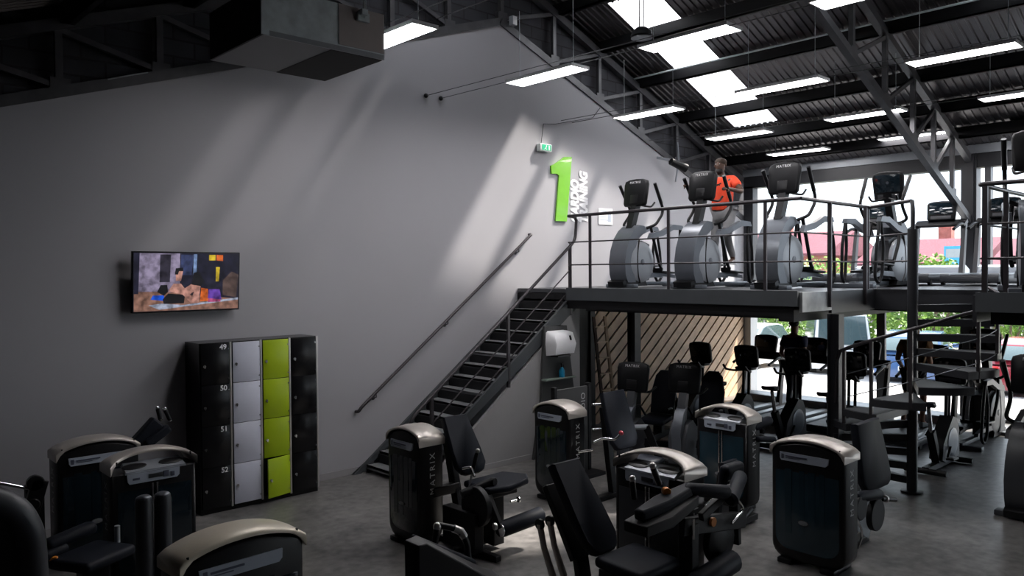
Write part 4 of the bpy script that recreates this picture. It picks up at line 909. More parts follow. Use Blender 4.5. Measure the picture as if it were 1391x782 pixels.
def elliptical(label, loc, rz, group=None):
    """user faces -x; flywheel and shell at x = 0"""
    t = thing('elliptical_trainer', label, 'elliptical trainer', loc, rz, group)
    I = Matrix.Identity(4)
    shell = [(.05, .09), (-.005, .22), (-.02, .42), (.02, .62), (.10, .80), (.22, .94), (.36, 1.03), (.50, 1.02), (.53, .93), (.42, .86), (.33, .80), (.24, .62), (.20, .42), (.22, .20), (.26, .09)]
    f = MB(); f.hull([[(x + (.02 if abs(y) > .15 else 0), y, z) for x, z in shell] for y in (-.17, -.155, .155, .17)]); obj('front_shell', f, M['grey'], t, ang=50)
    f = MB(); f.hull([[(x, y, z) for x, z in ((-.03, .02), (-.05, .10), (.02, .13), (.55, .11), (.60, .03))] for y in (-.16, .16)]); obj('base_boot', f, M['black'], t)
    for s in (-1, 1):
        f = MB(); f.disc((.44, s * .135, .42), (0, s, 0), .335, .06, 36, .02); w = obj('wheel_cover', f, M['lgrey'], t, ang=50)
        f = MB(); f.disc((.44, s * .185, .42), (0, s, 0), .05, .014, 18); obj('hub_cap', f, M['grey'], w)
        f = MB(); f.tube([(.37, s * .172, .80), (.32, s * .176, .6), (.305, s * .18, .42), (.33, s * .176, .2), (.39, s * .172, .08)], .013, 8, smooth=.1); obj('trim_band', f, M['black'], w)
    f = MB(); f.hull([[(x, y, z) for x, z in ((.30, .76), (.52, .78), (.74, .72), (.70, .50), (.80, .30), (.72, .12), (.5, .10))] for y in (-.10, .10)]); obj('drive_cover', f, M['mgrey'], t)
    f = MB(); f.hull([[(a[0] + d, y, a[1]) for d, y in ((-.06, -.055), (.06, -.055), (.06, .055), (-.06, .055))] for a in ((.36, .99), (.45, 1.22), (.53, 1.46))]); obj('mast', f, M['black'], t)
    console(t, TM(.52, 0, 1.58, .16))
    f = MB(); f.tube([(.54, 0, 1.40), (.60, .10, 1.36), (.66, .20, 1.34), (.74, .21, 1.42)], .016, 8, smooth=.04); f.tube([(.54, 0, 1.40), (.60, -.10, 1.36), (.66, -.20, 1.34), (.74, -.21, 1.42)], .016, 8, smooth=.04); obj('fixed_handles', f, M['black'], t)
    for s in (-1, 1):
        y = s * .29
        o = .0 if s < 0 else -.14     # the two arms swing out of step
        f = MB(); f.tube([(.56, s * .17, .98), (.66 + o, y, 1.04), (.84 + o, y, 1.22), (.86 + o, y, 1.32), (.62 + o, y + s * .02, 1.70)], [.024, .024, .022, .022, .024], 10, smooth=.06); a = obj('moving_arm', f, M['blackm'], t)
        f = MB(); f.tube([(.812 + o, y + .004 * s, 1.40), (.61 + o, y + s * .021, 1.72)], .029, 12); obj('arm_grip', f, M['black'], a)
        f = MB(); f.tube([(.62, s * .22, 1.0), (.70, s * .24, .70), (.86, s * .22, .36), (.95, s * .2, .30)], .026, 10, smooth=.08); obj('link_arm', f, M['black'], t)
        f = MB(); f.hull([[(x, s * .26 + q, z) for x, z in ((.50, .80), (.56, .90), (.86, .95), (1.16, 1.06), (1.42, 1.05), (1.46, .98), (1.16, .97), (.86, .86))] for q in (-.035, .035)]); obj('upper_rail', f, M['grey'], t)
        f = MB(); f.tube([(1.40, s * .26, 1.02), (1.34, s * .28, .62), (1.38, s * .28, .20), (1.46, s * .26, .06), (1.56, s * .25, .16), (1.52, s * .26, .62), (1.42, s * .26, 1.0)], .024, 10, smooth=.06); obj('rear_leg', f, M['blackm'], t)
        f = MB(); f.box((1.08, s * .17, .30 + .05 * s), (.40, .17, .035), (0, -.06 * s, 0), .015); f.bx((.88, s * .17 - .085, .31 + .05 * s), (.90, s * .17 + .085, .37 + .05 * s)); obj('pedal', f, M['black'], t)
        f = MB(); f.hull([[(x, s * .13 + q, z) for x, z in ((.55, .15), (.72, .24), (1.05, .25), (1.38, .20), (1.40, .15), (1.05, .18), (.72, .16))] for q in (-.03, .03)]); obj('lower_rail', f, M['grey'], t)
    f = MB(); f.bx((.30, -.05, .03), (1.75, .05, .09), .01); f.bx((1.66, -.32, .0), (1.78, .32, .07), .01); f.bx((.05, -.28, 0), (.2, .28, .06), .01); obj('floor_frame', f, M['grey'], t)
    return t

def treadmill(label, loc, rz, group=None):
    """user faces +x; belt from x = 0 to 1.7"""
    t = thing('treadmill', label, 'treadmill', loc, rz, group)
    f = MB(); f.bx((0, -.42, .06), (2.05, .42, .17), .02); obj('deck', f, M['mgrey'], t)
    f = MB(); f.bx((.03, -.27, .165), (1.62, .27, .178)); obj('running_belt', f, M['deckb'], t)
    for s in (-1, 1):
        f = MB(); f.bx((.02, s * .35 - .07, .16), (1.64, s * .35 + .07, .20), .012); obj('side_rail', f, M['lgrey'], t)
        f = MB(); f.hull([[(1.66 + x, s * .39 + y, .15) for x, y in ((-.06, -.035), (.06, -.035), (.06, .035), (-.06, .035))], [(1.84 + x, s * .39 + y, 1.12) for x, y in ((-.045, -.03), (.045, -.03), (.045, .03), (-.045, .03))]]); obj('upright', f, M['mgrey'], t)
        f = MB(); f.tube([(1.84, s * .39, 1.06), (1.60, s * .39, 1.06), (1.28, s * .385, .96)], .028, 10, smooth=.08); obj('handrail', f, M['black'], t)
        f = MB(); f.disc((.12, s * .40, .06), (0, 1, 0), .05, .05, 14); obj('wheel', f, M['black'], t)
    f = MB(); f.hull([[(1.60, y, .17), (1.66, y, .30), (1.85, y, .34), (2.06, y, .26), (2.08, y, .08), (1.6, y, .08)] for y in (-.40, -.36, .36, .40)]); obj('motor_hood', f, M['hood'], t, ang=50)
    f = MB(); f.hull([[(1.70, y, 1.02), (1.70, y, 1.06), (1.88, y, 1.16), (1.92, y, 1.10)] for y in (-.42, .42)]); obj('crossbar', f, M['black'], t)
    # screen faces the user (-x)
    console(t, Matrix.Translation((1.86, 0, 1.32)) @ Matrix.Rotation(PI, 4, 'Z') @ Matrix.Rotation(-.20, 4, 'Y'), .50, .36, logo=None)
    return t

def upright_bike(label, loc, rz, group=None):
    """rider faces -x"""
    t = thing('exercise_bike', label, 'exercise bike', loc, rz, group)
    f = MB(); f.hull([[(x, y, z) for x, z in ((-.02, .10), (.0, .50), (.10, .66), (.24, .70), (.42, .55), (.62, .36), (.66, .14), (.5, .08))] for y in (-.09, -.07, .07, .09)]); obj('body_shell', f, M['mgrey'], t, ang=40)
    for s in (-1, 1):
        f = MB(); f.disc((.26, s * .085, .34), (0, s, 0), .20, .03, 28, .01); obj('side_cover', f, M['grey'], t)
        f = MB(); f.bar((.44, s * .12, .30), (.44 + .14 * s, s * .13, .30 - .12 * s), .03, .02); f.box((.44 + .15 * s, s * .19, .29 - .12 * s), (.20, .11, .03), None, .01); obj('crank_pedal', f, M['black'], t)
    for x, w in ((.0, .27), (1.05, .27)):
        f = MB(); f.tube([(x, -w, .045), (x, w, .045)], .04, 12); obj('stabiliser', f, M['blackm'], t)
    f = MB(); f.bar((0, 0, .06), (1.05, 0, .06), .09, .07); f.bar((.62, 0, .1), (.86, 0, .56), .10, .09); obj('floor_frame', f, M['blackm'], t)
    f = MB(); f.tube([(.84, 0, .50), (.94, 0, .90)], .028, 12); obj('seat_post', f, M['chrome'], t)
    f = MB(); f.hull([[(.78, y * .3, z), (.84, y * .5, z), (1.0, y, z + .01), (1.08, y * .9, z + .03), (1.10, 0, z + .03)] + [(1.08, -y * .9, z + .03), (1.0, -y, z + .01), (.84, -y * .5, z), (.78, -y * .3, z)] for y, z in ((.10, .90), (.125, .935), (.11, .96))]); obj('saddle', f, M['pad'], t, ang=60)
    for s in (-1, 1):
        f = MB(); f.tube([(.12, s * .05, .60), (.10, s * .05, 1.18)], .024, 10); obj('mast', f, M['blackm'], t)
        f = MB(); f.tube([(.12, 0, 1.10), (.22, s * .16, 1.08), (.42, s * .21, 1.12), (.50, s * .20, 1.20)], .020, 10, smooth=.06); obj('handlebar', f, M['black'], t)
    console(t, TM(.10, 0, 1.33, .22), .44, .38, logo=None)
    f = MB(); f.bx((.02, -.16, 1.10), (.22, .16, 1.15), .02); obj('tray', f, M['black'], t)
    return t

def recumbent_bike(label, loc, rz, group=None):
    """rider faces -x, leaning on a tall perforated back"""
    t = thing('recumbent_bike', label, 'recumbent bike', loc, rz, group)
    f = MB(); f.hull([[(x, y, z) for x, z in ((-.05, .06), (-.06, .42), (.05, .62), (.22, .66), (.42, .50), (.52, .24), (.5, .06))] for y in (-.13, -.10, .10, .13)]); obj('body_shell', f, M['mgrey'], t)
    f = MB(); f.hull([[(x, y, z) for x, z in ((-.06, .18), (-.10, .50), (.02, .78), (.14, .86), (.10, .74), (.0, .48), (.0, .2))] for y in (-.07, .07)]); obj('silver_fin', f, M['grey'], t)
    f = MB(); f.bar((.3, 0, .22), (1.55, 0, .26), .13, .10); f.bx((1.48, -.28, 0), (1.58, .28, .07)); f.bx((.0, -.28, 0), (.1, .28, .07)); obj('floor_frame', f, M['blackm'], t)
    f = MB(); f.hull([[(a[0] + d, y, a[1]) for d, y in ((-.05, -.06), (.05, -.06), (.05, .06), (-.05, .06))] for a in ((.10, .60), (.16, .90), (.24, 1.12))]); obj('mast', f, M['mgrey'], t)
    console(t, TM(.24, 0, 1.25, .14), .50, .44, logo='MATRIX')
    for s in (-1, 1):
        f = MB(); f.tube([(.25, s * .05, 1.06), (.36, s * .20, 1.02), (.55, s * .22, 1.08)], .018, 8, smooth=.06); obj('handlebar', f, M['black'], t)
        f = MB(); f.tube([(1.18, s * .24, .52), (1.02, s * .27, .70), (.86, s * .27, .70)], .018, 8, smooth=.05); obj('side_grip', f, M['black'], t)
        f = MB(); f.bar((.36, s * .16, .36), (.36 + .1 * s, s * .17, .36 + .1 * s), .03, .02); f.box((.36 + .1 * s, s * .23, .36 + .1 * s), (.06, .11, .22), None, .012); obj('crank_pedal', f, M['black'], t)
    f = MB(); f.box((1.05, 0, .50), (.44, .42, .08), (0, -.10, 0), .03); obj('seat', f, M['pad'], t)
    f = MB(); f.bar((1.15, 0, .28), (1.15, 0, .48), .14, .12); obj('seat_carriage', f, M['blackm'], t)
    o = [(-.19, 0), (.19, 0), (.20, .35), (.15, .58), (.08, .66), (-.08, .66), (-.15, .58), (-.20, .35)]
    f = MB(); f.hull([[(1.27 + x + .22 * v, u * k, .56 + v) for u, v in o] for x, k in ((-.03, .9), (-.01, 1), (.03, 1), (.05, .9))]); obj('backrest', f, M['pad'], t, ang=50)
    return t

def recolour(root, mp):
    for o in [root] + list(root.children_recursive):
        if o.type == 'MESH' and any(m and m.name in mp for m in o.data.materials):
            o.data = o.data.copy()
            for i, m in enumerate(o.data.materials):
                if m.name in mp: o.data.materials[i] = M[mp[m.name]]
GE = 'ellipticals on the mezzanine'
e1 = elliptical('silver elliptical beside the grey wall and paper notice, first on the mezzanine', (10.02, 8.2, MZ), 0, GE)
dup(e1, (9.98, 6.88, MZ), 0, 'silver elliptical that the man in the orange shirt is using')
dup(e1, (10.02, 5.55, MZ), 0, 'silver elliptical between the man in orange and the stairwell railing, tallest against the windows')
dup(e1, (13.32, 4.98, MZ), PI - .03, 'silver elliptical turned towards the windows, its screen mirroring the daylight')
dup(e1, (9.70, 2.24, MZ), .3, 'elliptical beyond the stairwell, its dark console cut by the picture edge')
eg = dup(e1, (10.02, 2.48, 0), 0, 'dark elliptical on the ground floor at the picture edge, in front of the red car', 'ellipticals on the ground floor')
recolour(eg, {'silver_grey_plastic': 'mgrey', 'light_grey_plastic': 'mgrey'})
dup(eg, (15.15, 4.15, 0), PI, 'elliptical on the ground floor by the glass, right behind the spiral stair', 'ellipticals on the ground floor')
GT = 'treadmills along the windows'
t1 = treadmill('ground floor treadmill closest to the slatted timber wall', (12.75, 8.1, 0), 0, GT)
dup(t1, (12.75, 7.06, 0), 0, 'ground floor treadmill with the woman in navy on it')
dup(t1, (12.75, 6.08, 0), 0, 'ground floor treadmill behind the black column, before the mullion')
dup(t1, (12.75, 4.95, 0), 0, 'ground floor treadmill with the person in tan, behind the spiral stair')
dup(t1, (13.55, 6.2, MZ), 0, 'mezzanine treadmill hidden behind the elliptical that faces the windows')
dup(t1, (13.55, 5.08, MZ), 0, 'mezzanine treadmill with its console left of the window column', 'treadmills along the windows')
dup(t1, (13.55, 4.08, MZ), 0, 'mezzanine treadmill with its console right of the window column, seen through the landing posts')
GB = 'upright bikes in a row'
b1 = upright_bike('upright bike facing the glass, farthest along the slatted timber wall', (12.25, 8.02, 0), PI, GB)
dup(b1, (12.25, 7.10, 0), PI, 'upright bike facing the glass, before the end of the slatted timber wall')
dup(b1, (12.35, 6.22, 0), PI, 'upright bike in front of the woman in navy')
dup(b1, (12.35, 5.32, 0), PI, 'upright bike facing the glass, just behind the foot of the spiral stair handrail')
dup(b1, (12.45, 3.95, 0), PI, 'upright bike standing free on the blue-lit floor behind the spiral stair pole')
GR = 'recumbent bikes under the mezzanine'
r1 = recumbent_bike('recumbent bike in front of the black column, next to the wooden ladder', (8.92, 7.14, 0), .22, GR)
dup(r1, (9.32, 6.52, 0), .22, 'recumbent bike behind the blue smoked machine, second from the ladder')

# ------------------------------------------------------------------ people
def skin_mesh(name, nodes, edges, root, m, parent, sub=2):
    """nodes {key: (co, radius)}"""
    keys = list(nodes); me = bpy.data.meshes.new(name)
    me.from_pydata([nodes[k][0] for k in keys], [(keys.index(a), keys.index(b)) for a, b in edges], [])
    o = bpy.data.objects.new(name, me); C.objects.link(o)
    sk = o.modifiers.new('skin', 'SKIN'); sk.use_smooth_shade = True
    ss = o.modifiers.new('sub', 'SUBSURF'); ss.levels = sub; ss.render_levels = sub
    for k, v in zip(keys, me.skin_vertices[0].data):
        r = nodes[k][1]; v.radius = r if isinstance(r, tuple) else (r, r); v.use_root = (k == root)
    bpy.context.view_layer.update()
    m2 = bpy.data.meshes.new_from_object(o.evaluated_get(bpy.context.evaluated_depsgraph_get()))
    bpy.data.objects.remove(o); bpy.data.meshes.remove(me)
    m2.name = name
    for p in m2.polygons: p.use_smooth = True
    m2.materials.clear()
    return link(name, m2, m, parent)

def person(label, loc, J, face, skin, shirt, pants, shoes, hair, beard=False, sleeve='short', bun=False, logo=False):
    t = thing('person', label, 'person', loc)
    J = {k: V(v) for k, v in J.items()}; fd = V(face).normalized(); sd = V((0, 0, 1)).cross(fd).normalized()
    hb = J['neck'] + V((0, 0, .07)) + fd * .02
    nodes = {'pelvis': (J['pelvis'], .125), 'waist': (J['waist'], .115), 'chest': (J['chest'], (.15, .125)), 'neck': (J['neck'], .058),
             'jaw': (hb, .068), 'head': (hb + V((0, 0, .085)) + fd * .01, .093), 'crown': (hb + V((0, 0, .165)) - fd * .005, .066)}
    edges = [('pelvis', 'waist'), ('waist', 'chest'), ('chest', 'neck'), ('neck', 'jaw'), ('jaw', 'head'), ('head', 'crown')]
    nodes['nose'] = (hb + V((0, 0, .065)) + fd * .108, .014); edges.append(('head', 'nose'))
    for s, S in ((1, 'L'), (-1, 'R')):
        nodes.update({'sh' + S: (J['sh' + S], .062), 'el' + S: (J['el' + S], .045), 'wr' + S: (J['wr' + S], .030), 'hp' + S: (J['hp' + S], .090), 'kn' + S: (J['kn' + S], .058), 'an' + S: (J['an' + S], .038), 'to' + S: (J['to' + S], .034)})
        edges += [('chest', 'sh' + S), ('sh' + S, 'el' + S), ('el' + S, 'wr' + S), ('pelvis', 'hp' + S), ('hp' + S, 'kn' + S), ('kn' + S, 'an' + S), ('an' + S, 'to' + S)]
        d = (J['wr' + S] - J['el' + S]).normalized(); c = J.get('cu' + S, V((0, 0, -1))); c = (c - d * c.dot(d)).normalized(); w = d.cross(c)
        pm = J['wr' + S] + d * .055; nodes['pm' + S] = (pm, (.034, .022)); edges.append(('wr' + S, 'pm' + S))
        for q, ln in ((-.027, .030), (-.009, .036), (.009, .034), (.027, .026)):
            k = 'f%s%d' % (S, int(q * 1000)); b0 = pm + w * q + d * .03
            nodes[k + 'a'] = (b0, .010); nodes[k + 'b'] = (b0 + d * ln * .8 + c * ln * .5, .009); nodes[k + 'c'] = (b0 + d * ln * .7 + c * (ln * 1.3), .008)
            edges += [('pm' + S, k + 'a'), (k + 'a', k + 'b'), (k + 'b', k + 'c')]
        th = pm + w * (.045 * s) - d * .015 + c * .012
        nodes['th' + S] = (th, .011); nodes['tt' + S] = (th + c * .03 + d * .022, .009); edges += [('pm' + S, 'th' + S), ('th' + S, 'tt' + S)]
    body = skin_mesh('body', nodes, edges, 'pelvis', M[skin], t)
    # face: eyes, ears, mouth
    hc = hb + V((0, 0, .085))
    f = MB()
    for s in (-1, 1): f.ball(hc + fd * .088 + sd * .033 * s + V((0, 0, .012)), .0075, n=8, m=6)
    obj('eyes', f, M['white'], body)
    f = MB()
    for s in (-1, 1): f.ball(hc + sd * .092 * s - fd * .005, .026, (.5, .5, 1), 8, 6)
    obj('ears', f, M[skin], body)
    f = MB(); f.ball(hb + fd * .082 + V((0, 0, .012)), .022, (.6, 1.0, .35), 8, 6, (0, 0, math.atan2(fd.y, fd.x))); obj('mouth', f, M['blackc'] if beard else M[skin], body)
    f = MB(); f.ball(hc + V((0, 0, .058)) - fd * .022, .094, (1, 1, .70), 16, 10)
    if bun: f.ball(hc + V((0, 0, .10)) - fd * .085, .050, n=10, m=8)
    obj('hair', f, M[hair], t)
    if beard:
        f = MB(); f.ball(hb + fd * .035 - V((0, 0, .012)), .066, (1, 1, .85), 12, 8); obj('beard', f, M['hair'], t)
    sub = lambda *k: {q: nodes[q] for q in k}
    cn = {'pelvis': (J['pelvis'] + V((0, 0, .0)), .142), 'waist': (J['waist'], .138), 'chest': (J['chest'], (.172, .150)), 'col': (J['neck'] - V((0, 0, .03)), .080)}
    ce = [('pelvis', 'waist'), ('waist', 'chest'), ('chest', 'col')]
    for S in 'LR':
        k = .62 if sleeve == 'short' else .15
        cn['sh' + S] = (J['sh' + S], .080); cn['el' + S] = (J['sh' + S].lerp(J['el' + S], k), .074 if sleeve == 'short' else .07); ce += [('chest', 'sh' + S), ('sh' + S, 'el' + S)]
    tp = skin_mesh('shirt', cn, ce, 'waist', M[shirt], t)
    if logo:
        c0 = J['chest'] + fd * .152 + V((0, 0, .0)); f = MB(); f.bar(c0 - sd * .05 + V((0, 0, -.012)), c0 + sd * .06 + V((0, 0, .03)), .008, .02); f.bar(c0 - sd * .02 + V((0, 0, .02)), c0 + sd * .04 + V((0, 0, .0)), .008, .014); obj('chest_print', f, M['blackc'], tp)
    pn = {'pelvis': (J['pelvis'] - V((0, 0, .02)), .145)}; pe = []
    for S in 'LR':
        pn['hp' + S] = (J['hp' + S], .112); pn['kn' + S] = (J['kn' + S] if pants[1] != 'short' else J['hp' + S].lerp(J['kn' + S], .8), .082 if pants[1] == 'short' else .072)
        pe += [('pelvis', 'hp' + S), ('hp' + S, 'kn' + S)]
        if pants[1] == 'long': pn['an' + S] = (J['an' + S] + V((0, 0, .03)), .050); pe.append(('kn' + S, 'an' + S))
    skin_mesh('trousers' if pants[1] == 'long' else 'shorts', pn, pe, 'pelvis', M[pants[0]], t)
    for S in 'LR':
        a, b = J['an' + S], J['to' + S]; d = (b - a); d.z = 0; d.normalize(); zb = min(a.z, b.z) - .035; sd2 = V((0, 0, 1)).cross(d)
        f = MB(); base = a - d * .06; base.z = zb
        def rg(k, h): return [base + d * x * k + sd2 * y + V((0, 0, h)) for x, y in ((0, .035), (.10, .042), (.21, .048), (.265, .03), (.275, 0), (.265, -.03), (.21, -.048), (.10, -.042), (0, -.035))]
        r0, r1, r2 = rg(1, 0), rg(1, .035), [base + d * (.02 + x * .75) + sd2 * y * .8 + V((0, 0, .085 - .06 * max(0, x - .08) / .2)) for x, y in ((0, .035), (.10, .042), (.21, .048), (.265, .03), (.275, 0), (.265, -.03), (.21, -.048), (.10, -.042), (0, -.035))]
        f.hull([r0, r1, r2]); obj('shoe', f, M[shoes], t, ang=60)
    return t
# man on the second elliptical, facing the room (-x)
mz = .0
person('bearded man in a bright orange tee striding on an elliptical upstairs', (11.15, 6.92, MZ),
       dict(pelvis=(.02, 0, 1.24), waist=(.0, .0, 1.40), chest=(-.03, .01, 1.62), neck=(-.05, .02, 1.80), shL=(-.02, -.19, 1.72), elL=(-.08, -.38, 1.50), wrL=(-.40, -.34, 1.53), shR=(-.06, .20, 1.72), elR=(-.28, .34, 1.52), wrR=(-.56, .30, 1.61),
            hpL=(.03, -.10, 1.18), knL=(-.14, -.14, .82), anL=(.02, -.16, .44), toL=(-.14, -.17, .40), hpR=(.03, .10, 1.18), knR=(-.06, .13, .78), anR=(-.02, .16, .38), toR=(-.18, .17, .345), cuL=(-.3, .4, -.6), cuR=(-.3, -.4, -.6)),
       (-1, -.10, .04), 'skin', 'tee', ('shorts', 'long'), 'shoe', 'hairb', beard=True, logo=True)
person('woman in a navy top, hair in a bun, walking on a treadmill', (13.72, 7.06, .18),
       dict(pelvis=(0, 0, .90), waist=(.01, 0, 1.06), chest=(.03, 0, 1.26), neck=(.04, 0, 1.42), shL=(.03, .175, 1.35), elL=(-.04, .22, 1.08), wrL=(.14, .20, .96), shR=(.03, -.175, 1.35), elR=(-.02, -.23, 1.08), wrR=(.16, -.2, .98),
            hpL=(0, .09, .84), knL=(.10, .10, .48), anL=(.02, .10, .10), toL=(.16, .10, .045), hpR=(0, -.09, .84), knR=(.02, -.10, .46), anR=(-.18, -.10, .13), toR=(-.06, -.10, .045), cuL=(1, 0, -1), cuR=(1, 0, -1)),
       (1, .05, 0), 'skinl', 'navy', ('mgrey', 'long'), 'shoe', 'hair', bun=True)
person('person in a tan top and black shorts behind the spiral stair', (13.75, 4.95, .18),
       dict(pelvis=(0, 0, .92), waist=(.01, 0, 1.08), chest=(.03, 0, 1.30), neck=(.04, 0, 1.46), shL=(.03, .19, 1.39), elL=(-.06, .24, 1.12), wrL=(.12, .24, 1.00), shR=(.03, -.19, 1.39), elR=(-.02, -.25, 1.12), wrR=(.16, -.23, 1.02),
            hpL=(0, .10, .86), knL=(.02, .11, .48), anL=(-.16, .11, .12), toL=(-.04, .11, .045), hpR=(0, -.10, .86), knR=(.12, -.11, .50), anR=(.06, -.11, .10), toR=(.20, -.11, .045), cuL=(1, 0, -1), cuR=(1, 0, -1)),
       (1, 0, 0), 'skinl', 'tancl', ('blackc', 'short'), 'shoe', 'hair')

# ------------------------------------------------------------------ outside: car park, hedge, houses
mb = MB(); mb.hull([[(WX + .3, -60, -.06), (WX + .3, 90, -.06), (WX + .3, 90, -.16), (WX + .3, -60, -.16)], [(32, -60, -.7), (32, 90, -.7), (32, 90, -.8), (32, -60, -.8)], [(160, -60, .2), (160, 90, .2), (160, 90, .1), (160, -60, .1)]])
struct('ground_outside', mb, M['asphalt'])
def car(label, loc, rz, paint, van=False, emblem=False):
    """front looks +x"""
    t = thing('car', label, 'car', loc, rz, 'parked cars'); H = 1.95 if van else 1.46
    low = [(-2.1, .30), (-2.12, .62), (-2.05, .86), (-1.2, .92), (.75, .92), (1.5, .80), (2.02, .66), (2.1, .45), (2.05, .28)]
    f = MB(); f.hull([[(x * (1 if abs(y) < .8 else .985), y, z) for x, z in low] for y in (-.87, -.80, .80, .87)]); b = obj('body', f, M[paint], t, ang=30)
    roof = [(-1.95, .90), (-1.72, H - .06), (-1.3, H), (.3, H), (.62, H - .10), (1.25, .90)] if van else [(-1.9, .90), (-1.45, H - .10), (-1.0, H), (.05, H), (.35, H - .08), (1.1, .90)]
    f = MB(); f.hull([[(x, y * (1 if z < 1 else .86), z) for x, z in roof] for y in (-.80, .80)]); obj('cabin', f, M[paint], t, ang=30)
    f = MB()
    for s in (-1, 1):
        q = [(x * .9 - .02, .98 + (z - .90) * .80) for x, z in roof]
        f.hull([[(x, s * (.81 - .09 * (z - .9) / (H - .9)) + o, z) for x, z in q] for o in (-.03 * s, .015 * s)])
    obj('side_windows', f, M['carglass'], t)
    f = MB(); a, b2 = roof[-1], roof[-2]; f.hull([[(a[0] - .06, y * .72, a[1] + .06), (b2[0] + .03, y * .66, b2[1] - .02), (b2[0] + .05, y * .66, b2[1] - .02), (a[0] - .02, y * .72, a[1] + .06)] for y in (-1, 1)]); obj('windscreen', f, M['carglass'], t)
    f = MB(); a, b2 = roof[0], roof[1]; f.hull([[(a[0] - .01, y * .70, a[1] + .12), (b2[0] - .05, y * .64, b2[1] - .03), (b2[0] + .04, y * .64, b2[1] - .03), (a[0] + .06, y * .70, a[1] + .12)] for y in (-1, 1)]); obj('rear_window', f, M['carglass'], t)
    for x in (-1.3, 1.32):
        for s in (-1, 1):
            f = MB(); f.disc((x, s * .80, .31), (0, s, 0), .31, .2, 24); w = obj('wheel', f, M['tyre'], t)
            f = MB(); f.disc((x, s * .895, .31), (0, s, 0), .19, .03, 18); obj('hub_cap', f, M['grey'], w)
    for s in (-1, 1):
        f = MB(); f.box((2.02, s * .62, .66), (.14, .36, .13), (0, .3, 0), .03); obj('headlight', f, M['carglass'], t)
        f = MB(); f.box((-2.07, s * .70, .78), (.10, .26, .15), None, .03); obj('tail_light', f, M['lampred'], t)
        f = MB(); f.box((.85, s * .95, .98), (.12, .18, .12), None, .03); obj('mirror', f, M[paint], t)
    f = MB(); f.bx((2.06, -.5, .34), (2.12, .5, .52), .02); obj('grille', f, M['black'], t)
    f = MB(); f.bx((-2.16, -.26, .50), (-2.11, .26, .61)); f.bx((2.10, -.26, .40), (2.14, .26, .50)); obj('number_plate', f, M['white'], t)
    if emblem:
        f = MB(); f.disc((-2.10, 0, .78), (1, 0, 0), .07, .03, 20); obj('emblem', f, M['chrome'], t)
    return t
car('white hatchback parked nose-in, seen below the console near the slatted wall', (23.2, 13.6, -.42), PI + .12, 'carw')
car('white van parked behind the woman in navy, its rear window towards the black column', (24.8, 11.35, -.45), .55, 'carw', van=True)
car('blue car parked beyond the mullion next to the spiral stair', (24.4, 8.7, -.45), .25, 'carb')
car('red car with round emblem parked beyond the elliptical at the picture edge', (23.6, 5.35, -.43), .05, 'carr', emblem=True)

def foliage(n, R, size, lean=.0):
    f = MB(); rnd = random.Random(n)
    for i in range(n):
        th, ph = rnd.uniform(0, 2 * PI), math.acos(rnd.uniform(-1, 1)); r = rnd.uniform(.55, 1.0) ** .5
        c = V((math.cos(th) * math.sin(ph) * R[0] * r, math.sin(th) * math.sin(ph) * R[1] * r, math.cos(ph) * R[2] * r))
        a = V((rnd.gauss(0, 1), rnd.gauss(0, 1), rnd.gauss(0, 1))).normalized(); b = a.orthogonal().normalized(); s = size * rnd.uniform(.6, 1.3)
        f._f([f._v(c + a * s), f._v(c + b * s * .6), f._v(c - a * s), f._v(c - b * s * .6)])
    return f
def bush(label, loc, R, m, n=2600, size=.085):
    t = thing('leafy_bush', label, 'bush', loc, 0, 'bushes beyond the car park')
    f = foliage(n, R, size); f2 = obj('foliage', f, M[m], t, smooth=False); f2.location = (0, 0, R[2] * 1.15)
    f = MB()
    for k in range(5): a = k * 1.257; f.tube([(0, 0, 0), (math.cos(a) * R[0] * .25, math.sin(a) * R[1] * .25, R[2] * .8), (math.cos(a) * R[0] * .55, math.sin(a) * R[1] * .55, R[2] * 1.5)], [.07, .05, .02], 6)
    obj('stems', f, M['bark'], t)
    return t
bu = bush('sunlit yellow-green bush rising above the white van', (30.5, 14.6, -.75), (1.5, 1.9, 1.75), 'leafa')
lab = ['sunlit bush beyond the white hatchback, at the end of the slatted wall', 'sunlit bush between the van and the mullion', 'bright bush beyond the blue car', 'bright bush seen between the spiral treads', 'bush visible past the spiral stair newel on the mezzanine level',
       'deep green bush beyond the red car', 'deep green bush past the picture edge by the red car', 'bush beyond the slatted wall corner']
bu.location = (31.5, 15.0, -.75); bu.scale = (1.1, 1.1, 1.1)
for k, (x, y, s, l) in enumerate(((30.5, 18.6, .95, lab[0]), (32.0, 10.9, 1.1, lab[4]), (30.5, 7.9, .9, lab[2]), (29.8, 4.7, .85, lab[5]), (29.8, 1.3, .9, lab[6]), (31.5, 22.2, .95, lab[7]))):
    d = dup(bu, (x, y, -.75), k * 1.3, l); d.scale = (s, s, s)
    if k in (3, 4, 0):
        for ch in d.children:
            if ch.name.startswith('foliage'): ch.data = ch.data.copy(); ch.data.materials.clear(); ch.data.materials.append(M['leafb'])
mb = MB(); rnd = random.Random(3)
for i in range(9000):
    c = V((35 + rnd.uniform(-.8, .8), rnd.uniform(-8, 40), -.6 + 2.6 * rnd.random() ** .7)); a = V((rnd.gauss(0, 1), rnd.gauss(0, 1), rnd.gauss(0, 1))).normalized(); b = a.orthogonal().normalized(); s = rnd.uniform(.12, .28)
    mb._f([mb._v(c + a * s), mb._v(c + b * s * .6), mb._v(c - a * s), mb._v(c - b * s * .6)])
h = obj('hedge', mb, M['leafa'], None, smooth=False); h.location = (1.5, 0, 0); tag(h, 'long sunlit hedge closing the car park behind the bushes', 'hedge', kind='stuff')
